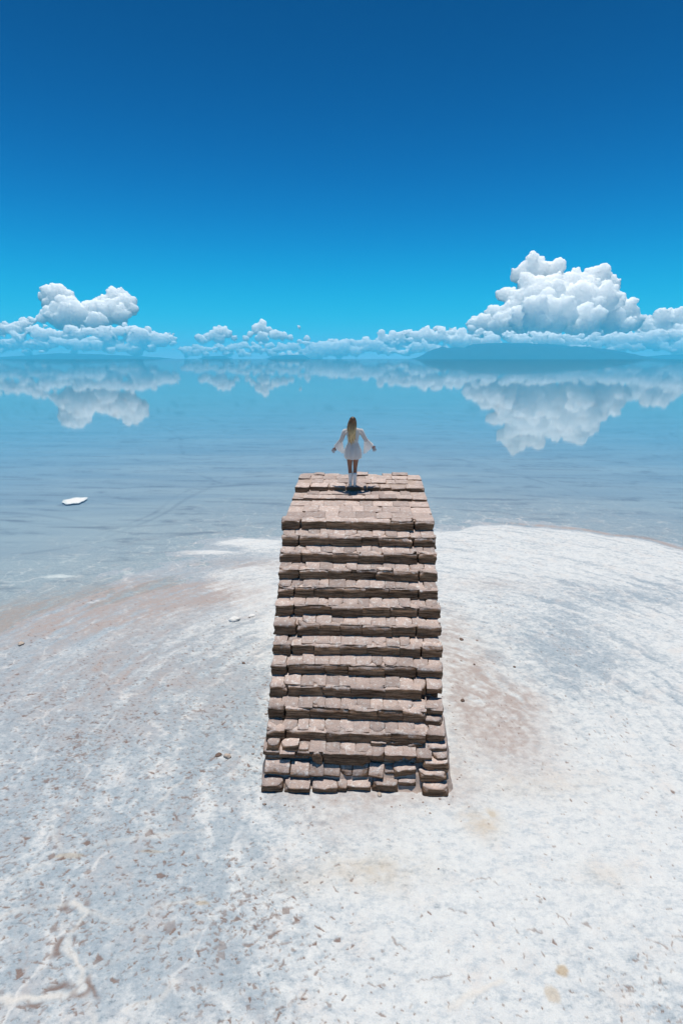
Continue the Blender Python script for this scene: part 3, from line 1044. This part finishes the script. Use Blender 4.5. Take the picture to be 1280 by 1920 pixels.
for a in ((498, 524, 1397, .74, .22, .24), (526, 559, 1398, .74, .22, .23), (559, 580, 1404, .68, .2, .2)):
    foot('riser_block', *a)
for (a, b) in ((580, 610), (610, 638), (638, 666), (666, 694)):
    slab('tread_block', a, b, 1408 + rs_.uniform(-1, 1), .655, 1380, .73, rnd=.010)
foot('riser_block', 583, 604, 1413, .65, .2, .25)
foot('riser_block', 604, 694, 1414, .65, .2, .26)
for (a, b) in ((695, 724), (724, 756), (757, 788)):
    foot('tread_block', a, b, 1392 + rs_.uniform(-1, 1), .745, .18, .12, rnd=.012)
for (a, b) in ((697, 736), (736, 787)):
    foot('riser_block', a, b, 1402, .63, .14, .16)
for (a, b, c) in ((695, 740, 1427), (740, 786, 1428)):
    slab('tread_block', a, b, c, .46, 1406, .57, .2)
for (a, b, c) in ((497, 529, 1421), (529, 580, 1420)):
    slab('tread_block', a, b, c, .50, 1408, .57, .2, rnd=.03)
slab('tread_block', 494, 543, 1449, .33, 1424, .47, .2, rnd=.03)
for (a, b) in ((543, 580), (580, 606), (606, 637), (637, 660), (660, 691)):
    slab('tread_block', a, b, 1453 + rs_.uniform(-1.5, 1.5), .31, 1429, .44, .16, yaw=rs_.uniform(-.03, .03), rnd=.014)
slab('tread_block', 692, 720, 1455, .33, 1432, .44, .18, yaw=-.14, roll=.04)
foot('riser_block', 738, 781, 1440, .44, .20, .20, yaw=.10, roll=-.12, pitch=.16)
for (a, b, c, z_) in ((489, 531, 1470, .23), (532, 581, 1472, .22), (585, 632, 1472, .215), (632, 651, 1471, .21), (651, 696, 1470, .22), (697, 746, 1468, .25), (746, 780, 1463, .27)):
    foot('riser_block', a, b, c + rs_.uniform(-1, 1), z_, .24, .32, yaw=rs_.uniform(-.03, .03), roll=rs_.uniform(-.02, .02), pitch=.14, rnd=.022)
slab('riser_block', 720, 745, 1449, .33, 1436, .40, .15, rnd=.03)
foot('riser_block', 849, 857, 1452, .05, .20, .10)

# -- platform paving
def pave(y0_, y1_, z0_, z1_, n, jit, h_=.16, rng=rs_, x0=-1.62, x1=1.66, amp=.008, zj=.012):
    for (a, b) in split(x0, x1, n, jit, rng):
        t = rng.uniform(-zj, zj * .4)
        if abs((a + b) / 2) > 1.2:
            t -= rng.uniform(0, .03)
        block('paving_block', (a + b) / 2, (y0_ + y1_) / 2, (z0_ + z1_) / 2 + t, b - a - rng.uniform(-.003, .004), y1_ - y0_ - rng.uniform(-.004, .003), h_,
              yaw=rng.uniform(-.012, .012), pitch=math.atan2(z1_ - z0_, y1_ - y0_) + rng.uniform(-.006, .006), rnd=.008, amp=amp, chip=.14, lam=.004)


for (y0_, y1_, z0_, z1_, n) in ((3.66, 4.06, 3.925, 3.95, 8), (4.06, 4.47, 3.95, 3.97, 9), (4.47, 4.90, 3.97, 3.985, 8)):
    pave(y0_, y1_, z0_, z1_, n, .25, amp=.005, zj=.005)
pave(4.86, 5.16, 4.055, 4.07, 9, .28, .2, zj=.02)
pave(5.16, 5.50, 4.07, 4.085, 10, .28, .2, zj=.02)
# upper level: its front ledge runs from the left border to the person's feet, broken on the right
for (a, b, f) in ((-1.62, -1.25, 5.36), (-1.23, -.78, 5.42), (-.76, -.33, 5.44), (-.32, .20, 5.44)):
    block('paving_block', (a + b) / 2, f + .22, 4.185 + rs_.uniform(-.01, .01), b - a - .01, .44, .18, rnd=.02, amp=.009, lam=.004)
for (a, b, f, z_) in ((.21, .52, 5.47, 4.175), (.53, .80, 5.50, 4.16), (.81, 1.18, 5.47, 4.15), (1.19, 1.66, 5.46, 4.165)):
    block('paving_block', (a + b) / 2, f + .20, z_, b - a - .006, .40, .18, yaw=rs_.uniform(-.03, .03), rnd=.028, amp=.012, lam=.004)
pave(5.87, 6.22, 4.19, 4.215, 10, .3, .2, zj=.02, amp=.011)
pave(6.22, 6.52, 4.215, 4.24, 9, .3, .2, zj=.025, amp=.012)
pave(6.52, 6.80, 4.245, 4.26, 9, .3, .24, zj=.05, amp=.014)

# -- side and back masonry, seen only from other places: courses joined into one part each
def masonry(name, rows, seed):
    rng = random.Random(seed)
    Vs, Fs, n = [], [], 0
    for (p0, p1, zt, h_, thick) in rows:
        L = math.hypot(p1[0] - p0[0], p1[1] - p0[1])
        if L < .2:
            continue
        d = ((p1[0] - p0[0]) / L, (p1[1] - p0[1]) / L)
        nb = max(1, round(L / .42))
        for (a, b) in split(0, L, nb, .2, rng):
            V, F = block_np(b - a - .012, thick, h_ - .012, rng.randrange(9999), .03, .012, .4, cell=.12)
            ang_ = math.atan2(d[1], d[0])
            ca, sa = math.cos(ang_), math.sin(ang_)
            m = (a + b) / 2
            q = np.stack([V[:, 0] * ca - V[:, 1] * sa + p0[0] + d[0] * m, V[:, 0] * sa + V[:, 1] * ca + p0[1] + d[1] * m, V[:, 2] + zt - h_ + .006], 1)
            q[:, :2] += np.array([-d[1], d[0]]) * rng.uniform(-.012, .012)
            Vs.append(q)
            Fs += [tuple(i + n for i in f) for f in F]
            n += len(V)
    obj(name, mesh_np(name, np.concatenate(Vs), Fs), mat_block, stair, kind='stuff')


for sgn, nm in ((-1, 'side_wall'), (1, 'side_wall')):
    rows = []
    for k in range(0, 15):
        y_, z_ = nose(k)
        y_ = max(y_, .1)
        zt = z_ - .012 - (.16 if k == 0 else 0.0)
        h_ = RISE - (.15 if k == 0 else 0)
        xs = sgn * (half(min(k, 11)) - .115)
        st = y_ + (.27 if k < 12 else .42)
        if k == 0:
            st = 3.66
        if sgn > 0 and k in (9, 10, 11):
            st = y_ + .62
        rows.append(((xs, st), (xs, 6.70), zt, h_, .2))
    rows.append(((sgn * 1.54, 4.9), (sgn * 1.54, 6.70), 3.95, .18, .18))
    masonry(nm, rows, 5 + sgn)
masonry('back_wall', [((1.45, 6.70), (-1.45, 6.70), 3.93 - RISE * k - (0.0), RISE, .2) for k in range(15)], 33)

# ------------------------------------------------------------------ person on the platform
def plain(name, col, rough=.7, spec=.3, var=.06, scale=30.0, bump=.002, **kw):
    g_ = NT(name)
    tc = g_.n('ShaderNodeTexCoord').outputs['Object']
    nn = g_.noise(tc, scale, 3, .6)
    c_ = g_.mix(nn, tuple(x * (1 - var * 2) for x in col), tuple(min(1, x * (1 + var)) for x in col))
    return g_.out(g_.principled(c_, rough, g_.bump(nn, bump, .6), spec, **kw))


mat_skin = plain('tanned_skin', (.29, .13, .08), .5, .35, .05)
mat_boot = plain('white_boot_leather', (.80, .80, .79), .4, .4, .03)
mat_sole = plain('dark_sole', (.05, .04, .035), .6)
g = NT('white_cotton')
tc = g.n('ShaderNodeTexCoord').outputs['Object']
fold = g.noise(g.scaled(tc, (26, 26, 3)), 1.0, 3, .55)
lace = g.noise(tc, 90.0, 2, .5)
dif = g.n('ShaderNodeBsdfDiffuse')
dif.inputs[0].default_value = (.90, .90, .89, 1)
g.l(g.bump(fold, .012, .7, g.bump(lace, .002, .6)), dif.inputs[0 + 2])
trl = g.n('ShaderNodeBsdfTranslucent')
trl.inputs[0].default_value = (.90, .90, .90, 1)
mx = g.n('ShaderNodeMixShader')
mx.inputs[0].default_value = .5
g.l(dif.outputs[0], mx.inputs[1])
g.l(trl.outputs[0], mx.inputs[2])
mat_dress = g.out(mx.outputs[0])
g = NT('sheer_white_cotton')
dif = g.n('ShaderNodeBsdfDiffuse')
dif.inputs[0].default_value = (.82, .82, .82, 1)
trl = g.n('ShaderNodeBsdfTranslucent')
trl.inputs[0].default_value = (.90, .90, .90, 1)
tr_ = g.n('ShaderNodeBsdfTransparent')
mx = g.n('ShaderNodeMixShader')
mx.inputs[0].default_value = .45
g.l(dif.outputs[0], mx.inputs[1])
g.l(trl.outputs[0], mx.inputs[2])
mx2 = g.n('ShaderNodeMixShader')
mx2.inputs[0].default_value = .18
g.l(mx.outputs[0], mx2.inputs[1])
g.l(tr_.outputs[0], mx2.inputs[2])
mat_sheer = g.out(mx2.outputs[0])
g = NT('long_blonde_hair')
tc = g.n('ShaderNodeTexCoord').outputs['Object']
sx = g.n('ShaderNodeSeparateXYZ')
g.l(tc, sx.inputs[0])
hn = g.noise(g.scaled(tc, (60, 60, 4)), 1.0, 3, .6)
root = g.ramp(g.math('ADD', sx.outputs[2], g.math('MULTIPLY', hn, .25)), 1.42, 1.80)
c = g.mix(g.ramp(hn, .35, .65), (.36, .21, .09), (.86, .63, .33))
c = g.mix(root, c, (.075, .04, .02))
mat_hair = g.out(g.principled(c, .45, g.bump(hn, .004, .6), .4))

PW = at_y(661, 909, 12.50)
FEET = Vector((PW[0], 12.52, 4.192))
person = bpy.data.objects.new('person', None)
COL.objects.link(person)
person.location = FEET
person['label'] = 'person with long blonde hair, short white dress and white boots, facing the water'
person['category'] = 'person'


def skin_mesh(chains, sub=2, root=0):
    """chains: lists of (x,y,z,radius); a chain starting with an int begins at that earlier vertex"""
    verts, rad, edges = [], [], []
    for ch in chains:
        last = None
        for q in ch:
            if isinstance(q, int):
                last = q
                continue
            verts.append(q[:3])
            rad.append((q[3], q[4] if len(q) > 4 else q[3]))
            if last is not None:
                edges.append((last, len(verts) - 1))
            last = len(verts) - 1
    me = bpy.data.meshes.new('skin')
    me.from_pydata(verts, edges, [])
    o = bpy.data.objects.new('skin', me)
    COL.objects.link(o)
    md = o.modifiers.new('skin', 'SKIN')
    md.use_smooth_shade = True
    if not me.skin_vertices:
        bpy.context.view_layer.objects.active = o
    for i, r_ in enumerate(rad):
        me.skin_vertices[0].data[i].radius = r_
        me.skin_vertices[0].data[i].use_root = (i == root)
    ms = o.modifiers.new('sub', 'SUBSURF')
    ms.levels = sub
    ms.render_levels = sub
    dg = bpy.context.evaluated_depsgraph_get()
    out = bpy.data.meshes.new_from_object(o.evaluated_get(dg))
    bpy.data.objects.remove(o)
    bpy.data.meshes.remove(me)
    out.polygons.foreach_set('use_smooth', np.full(len(out.polygons), True))
    return out


def join(name, meshes, mat, parent, **kw):
    bm = bmesh.new()
    for m in meshes:
        bm.from_mesh(m)
    me = bpy.data.meshes.new(name)
    bm.to_mesh(me)
    bm.free()
    me.materials.clear()
    me.polygons.foreach_set('use_smooth', np.full(len(me.polygons), True))
    return obj(name, me, mat, parent, **kw)


def ellip(c_, r_, sub=3):
    v, f = ICO[sub]
    return mesh_np('ellipsoid', v * np.array(r_) + np.array(c_), f)


# body: x to the picture's right, y away from the camera, z up
ARM = {-1: [(-.165, .0, 1.40), (-.215, .01, 1.345), (-.285, .03, 1.17), (-.315, .05, 1.12), (-.42, .13, .985), (-.432, .14, .965)],
       1: [(.165, .0, 1.40), (.215, .01, 1.345), (.305, .03, 1.185), (.335, .05, 1.14), (.465, .13, 1.01), (.48, .14, .99)]}
arm_r = [.055, .050, .040, .037, .027, .024]
chains = [[(0, 0, .90, .125, .105), (0, 0, 1.02, .108, .085), (0, .005, 1.13, .105, .08), (0, .005, 1.26, .125, .092), (0, 0, 1.38, .10, .075), (0, .005, 1.44, .052, .05), (-.005, .02, 1.52, .047, .05)]]
# indices: pelvis 0 ... chest 4
chains.append([0, (-.075, 0, .84, .092), (-.078, .005, .66, .078), (-.072, .01, .46, .052), (-.062, -.01, .34, .055), (-.054, -.01, .20, .040), (-.050, 0, .08, .034)])
chains.append([0, (.075, 0, .84, .092), (.070, .005, .66, .078), (.060, .01, .46, .052), (.054, -.02, .34, .055), (.050, -.035, .20, .040), (.048, -.05, .08, .034)])
for sg in (-1, 1):
    chains.append([4] + [(*p, r_) for p, r_ in zip(ARM[sg], arm_r)])
body_parts = [skin_mesh(chains, 2)]
for sg in (-1, 1):
    wr_, el = Vector(ARM[sg][-1]), Vector(ARM[sg][3])
    d = (wr_ - el).normalized()
    d = (d + Vector((sg * .15, .1, -.35))).normalized()
    up = Vector((0, -1, .2))
    across = d.cross(up).normalized()
    palm_end = wr_ + d * .085
    body_parts.append(skin_mesh([[(*(wr_ - d * .01), .022, .020), (*(wr_ + d * .04), .036, .018), (*palm_end, .040, .018)]], 2))
    for i, ln in enumerate((.095, .105, .099, .082)):
        b0 = palm_end - d * .040 + across * (i - 1.5) * .017
        b1 = b0 + d * ln * .5 + across * (i - 1.5) * .006
        b2 = b0 + d * ln * .85 + Vector((0, .012, -.016)) + across * (i - 1.5) * .008
        b3 = b0 + d * ln * 1.08 + Vector((0, .025, -.034)) + across * (i - 1.5) * .008
        body_parts.append(skin_mesh([[(*b0, .010), (*b1, .0095), (*b2, .009), (*b3, .007)]], 1))
    t0 = wr_ + d * .03 + across * -.03
    body_parts.append(skin_mesh([[(*t0, .012), (*(t0 + d * .03 - across * .022), .011), (*(t0 + d * .06 - across * .03), .009)]], 1))
HC = Vector((-.010, .025, 1.615))
head = ellip(HC, (.076, .095, .112))
body_parts.append(head)
body_parts.append(ellip(HC + Vector((0, .035, -.06)), (.055, .06, .055), 2))
body_parts.append(ellip(HC + Vector((0, .102, -.012)), (.013, .018, .024), 2))
body_parts.append(ellip(HC + Vector((0, .092, -.055)), (.024, .010, .008), 2))
for sg in (-1, 1):
    body_parts.append(ellip(HC + Vector((sg * .077, .0, -.005)), (.010, .022, .033), 2))
    body_parts.append(ellip(HC + Vector((sg * .03, .088, .012)), (.013, .008, .008), 2))
join('body', body_parts, mat_skin, person)
for sg in (-1, 1):
    obj('eye', ellip(HC + Vector((sg * .03, .0925, .012)), (.010, .006, .006), 2), mat_sole, person)


def tube(rings, nseg=28, close_top=False):
    """rings: (centre, ax, ay, tilt vector pair) -> verts, faces; each ring is centre + ax*cos*u + ay*sin*v"""
    V, F = [], []
    for (c_, u, v, fl, ph) in rings:
        c_, u, v = Vector(c_), Vector(u), Vector(v)
        for i in range(nseg):
            a_ = 2 * math.pi * i / nseg
            k_ = 1 + fl * math.sin(a_ * 7 + ph) + fl * .6 * math.sin(a_ * 11 + ph * 2)
            V.append(c_ + u * math.cos(a_) * k_ + v * math.sin(a_) * k_)
    for r_ in range(len(rings) - 1):
        for i in range(nseg):
            j = (i + 1) % nseg
            F.append((r_ * nseg + i, r_ * nseg + j, (r_ + 1) * nseg + j, (r_ + 1) * nseg + i))
    return mesh_np('tube', [tuple(x) for x in V], F)


def flat_ring(z, rx, ry, fl=0.0, ph=0.0, cx=0.0, cy=0.0):
    return ((cx, cy, z), (rx, 0, 0), (0, ry, 0), fl, ph)


dress = tube([flat_ring(1.475, .060, .058), flat_ring(1.462, .100, .072), flat_ring(1.444, .165, .085), flat_ring(1.41, .205, .096), flat_ring(1.34, .178, .108), flat_ring(1.26, .152, .112, .004), flat_ring(1.17, .132, .100, .006),
              flat_ring(1.11, .126, .094, .008), flat_ring(1.09, .130, .097, .02), flat_ring(1.02, .158, .125, .05, .2), flat_ring(.93, .190, .160, .075, .4), flat_ring(.84, .203, .175, .08, .5),
              flat_ring(.76, .202, .176, .09, .7), flat_ring(.73, .194, .170, .10, .8), flat_ring(.70, .180, .160, .11, .9)], 96)
dr = obj('dress', dress, mat_dress, person)
for sg in (-1, 1):
    pts_ = [Vector(p) for p in ARM[sg]]
    d1 = (pts_[2] - pts_[1]).normalized()
    d2 = (pts_[4] - pts_[3]).normalized()
    yv = Vector((0, 1, 0))

    def ring_(p, d, r_, hang=0.0, fl=0.0, ph=0.0):
        u = d.cross(yv).normalized()
        if u.z > 0:
            u = -u
        v = d.cross(u).normalized()
        c_ = p + u * hang * .5
        return (c_, u * (r_ + hang * .5), v * (r_ + hang * .12), fl, ph)
    rings = [ring_(pts_[0] + Vector((-sg * .03, 0, .01)), d1, .075), ring_(pts_[0] + Vector((sg * .015, 0, -.005)), d1, .074), ring_(pts_[1], d1, .064), ring_((pts_[1] + pts_[2]) / 2, d1, .055), ring_(pts_[2], d1, .050)]
    sl = obj('sleeve', tube(rings + [ring_(pts_[3], (d1 + d2).normalized(), .052, .01)], 28), mat_sheer, dr)
    rings = [ring_(pts_[3] - d2 * .01, d2, .054, .02), ring_(pts_[3].lerp(pts_[4], .25), d2, .05, .07, .05), ring_(pts_[3].lerp(pts_[4], .55), d2, .045, .14, .07, .6),
             ring_(pts_[3].lerp(pts_[4], .85), d2, .045, .20, .09, 1.0), ring_(pts_[4] + d2 * .015, d2, .045, .235, .11, 1.4)]
    obj('cuff_flare', tube(rings, 44), mat_dress, sl)

# boots
for sg, cx, cy in ((-1, -.054, .0), (1, .050, -.045)):
    up_ = skin_mesh([[(cx, cy - .012, .36, .062), (cx, cy - .012, .30, .061), (cx, cy - .008, .18, .048), (cx, cy, .10, .043), (cx, cy + .02, .065, .044, .042), (cx + sg * .004, cy + .10, .045, .042, .034),
                      (cx + sg * .006, cy + .16, .038, .034, .026)]], 2)
    bt = join('boot', [up_], mat_boot, person)
    bm = bmesh.new()
    bmesh.ops.create_cone(bm, cap_ends=True, segments=16, radius1=.026, radius2=.036, depth=.07, matrix=Matrix.Translation((cx, cy - .012, .035)))
    me = bpy.data.meshes.new('heel')
    bm.to_mesh(me)
    bm.free()
    obj('heel', me, mat_boot, bt)
    sole = ellip((cx + sg * .004, cy + .10, .008), (.045, .085, .010), 2)
    obj('sole', sole, mat_sole, bt)

# hair: a cap and long locks falling down the back
rng = np.random.default_rng(3)
parts = [ellip(HC + Vector((0, -.012, .012)), (.086, .098, .112))]
v = np.array([x.co for x in parts[0].vertices])


def lock(pts_, r_, nseg=6):
    V, F = [], []
    for i, p in enumerate(pts_):
        t = i / (len(pts_) - 1)
        rr_ = r_ * (0.75 + .5 * math.sin(min(1, t * 1.6) * math.pi * .5)) * (1 - t ** 4 * .92)
        for k_ in range(nseg):
            a_ = 2 * math.pi * k_ / nseg
            V.append((p[0] + rr_ * math.cos(a_), p[1] + rr_ * .7 * math.sin(a_), p[2]))
    for i in range(len(pts_) - 1):
        for k_ in range(nseg):
            j = (k_ + 1) % nseg
            F.append((i * nseg + k_, i * nseg + j, (i + 1) * nseg + j, (i + 1) * nseg + k_))
    return mesh_np('lock', V, F)


for i in range(70):
    u = rng.uniform(-1, 1)
    dep = rng.uniform(0, 1)
    end_z = 1.02 + rng.uniform(0, .30) * abs(u) + rng.uniform(0, .14) + (.08 if dep > .6 else 0)
    x_top = HC.x + u * .062
    x_mid = HC.x + u * .098 - .012
    x_end = HC.x - .045 + u * .085 + rng.normal(0, .012)
    if i % 9 == 0:
        x_end += .05
    yb = -.075 - .035 * (1 - u * u) - dep * .02
    pts_ = []
    for t in np.linspace(0, 1, 12):
        z_ = 1.70 - (1.70 - end_z) * t
        if t < .35:
            x_ = x_top + (x_mid - x_top) * (t / .35)
        else:
            x_ = x_mid + (x_end - x_mid) * ((t - .35) / .65) ** 1.3
        x_ += .010 * math.sin(t * 9 + i) * t
        y_ = yb * min(1, .45 + t * 2.2) - .035 * smooth(.3, .7, t) + .012 * math.sin(t * 7 + i * 1.3)
        pts_.append((x_, y_ + HC.y * .4, z_))
    parts.append(lock(pts_, rng.uniform(.010, .019)))
join('hair', parts, mat_hair, person)

# ------------------------------------------------------------------ crumbs fallen round the foot of the stair
rng = np.random.default_rng(21)
Vs, Fs, n_ = [], [], 0
v0, f0 = ICO[1]
for i in range(420):
    if i % 3 == 0:
        continue
    if i < 260:
        x_, y_ = rng.uniform(-1.75, 2.3), 7.0 - abs(rng.normal(0, .28)) - .08
    elif i < 360:
        x_, y_ = 2.05 + abs(rng.normal(0, .35)) + .0, rng.uniform(7.0, 9.6)
    else:
        x_, y_ = -1.50 - abs(rng.normal(0, .18)), rng.uniform(7.0, 9.5)
    r_ = .005 + .018 * rng.random() ** 4
    p = v0 * (1 + .3 * vnoise3(v0 * 2 + i * 3.1, 3))[:, None] * np.array([r_ * rng.uniform(.9, 1.7), r_, r_ * rng.uniform(.5, .9)])
    z_ = .075 if i >= 260 else .07
    Vs.append(p + np.array([x_, y_, z_ + r_ * .3]))
    Fs.append(f0 + n_)
    n_ += len(v0)
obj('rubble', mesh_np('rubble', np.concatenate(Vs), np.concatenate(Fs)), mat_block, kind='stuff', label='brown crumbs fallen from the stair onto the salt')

# ------------------------------------------------------------------ loose stones and salt lumps on the flat
mat_stone = plain('pale_stone', (.50, .42, .36), .9, .2, .15, 40, .01)
mat_dark = plain('dark_pebble', (.16, .11, .09), .9, .2, .15, 40, .01)
mat_salt = plain('white_salt', (.70, .71, .71), .9, .2, .04, 18, .03)


def lump(name, px, py, wpx, hratio, mat, label, cat, seed, dratio=.8, group=None, sub=3, sink=.25):
    c_ = at(px, py)
    D = c_[1] * CP + CAM_H * SP
    wm = wpx * D / F_PX * (.75 if cat in ('pebble', 'chip', 'clod') else 1.0)
    v, f = ICO[sub]
    n1 = vnoise3(v * 1.7 + seed * 3.3, 3) * .28 + vnoise3(v * 4.1 + seed, 4) * .14
    p = v * (1 + n1)[:, None] * np.array([wm / 2, wm / 2 * dratio, wm / 2 * hratio])
    p[:, 2] = np.maximum(p[:, 2], -wm * .5 * hratio * sink)
    zg = float(GH(c_[0], c_[1]))
    o = obj(name, mesh_np(name, p, f), mat, label=label, cat=cat, group=group)
    o.location = (c_[0], c_[1], zg + wm * .5 * hratio * sink * .8)
    o.rotation_euler = (0, 0, seed)
    return o


def GH(x, y):
    d = (GX[nearsel] - x) ** 2 + (GY[nearsel] - y) ** 2
    return H[np.argmin(d)]


mc = at(142, 938)
mr_, mt_ = np.meshgrid(np.linspace(0, 1, 16), np.linspace(-math.pi, math.pi, 73)[:-1], indexing='ij')
rad_ = .56 * (1 + .22 * noise2(np.cos(mt_) * 1.6 + 5, np.sin(mt_) * 1.6, 81) + .10 * noise2(np.cos(mt_) * 5, np.sin(mt_) * 5, 82))
mx_, my_ = mr_ * rad_ * np.cos(mt_) * 1.05, mr_ * rad_ * np.sin(mt_) * 1.2
mz_ = .026 * (1 - mr_ ** 1.2) - .008 + .012 * fbm2(mx_ * 4, my_ * 4, 83, 3) * (1 - mr_ ** 4)
mi_ = np.arange(16 * 72).reshape(16, 72)
mq_ = np.stack([mi_[:-1], mi_[1:], np.roll(mi_[1:], -1, 1), np.roll(mi_[:-1], -1, 1)], -1).reshape(-1, 4)
o = obj('salt_mound', mesh_np('salt_mound', np.stack([mx_, my_, mz_], -1).reshape(-1, 3), mq_), mat_salt, label='low white salt mound lying in the shallow water on the left', cat='salt mound')
o.location = (mc[0], mc[1], 0)
for (px, py, wpx, hr, mt, lb, ct, sd) in (
        (40, 1209, 13, .6, mat_stone, 'pale stone on the wet grey salt far left', 'stone', 2.0),
        (427, 1426, 13, .8, mat_stone, 'pale round stone lying next to a flat brown clod', 'stone', 3.0),
        (410, 1422, 16, .35, mat_dark, 'flat brown clod beside a pale round stone', 'clod', 4.0),
        (711, 1498, 10, .6, mat_stone, 'small pale stone in front of the foot of the stair', 'stone', 5.0),
        (440, 1165, 20, .5, mat_salt, 'white salt lump with a smaller one, left of the upper steps', 'salt lump', 6.0),
        (472, 1158, 14, .3, mat_salt, 'flat white salt lump nearest the stair on its left', 'salt lump', 7.0),
        (888, 1252, 6, .7, mat_dark, 'dark pebble on white salt right of the stair', 'pebble', 8.0),
        (963, 1256, 7, .6, mat_dark, 'reddish dark pebble farthest right of the stair', 'pebble', 9.0),
        (866, 1320, 11, .6, mat_dark, 'dark clod on the brown earth beside the hollow in the stair', 'clod', 10.0),
        (864, 1204, 12, .3, mat_dark, 'flat dark clod on the earth right of the middle steps', 'clod', 11.0),
        (457, 1247, 9, .4, mat_dark, 'thin dark chip on the salt left of the middle steps', 'chip', 12.0),
        (821, 1637, 4, .8, mat_dark, 'tiny black pebble alone on bright white salt', 'pebble', 13.0)):
    lump('stone' if ct == 'stone' else ct.replace(' ', '_'), px, py, wpx, hr, mt, lb, ct, sd)
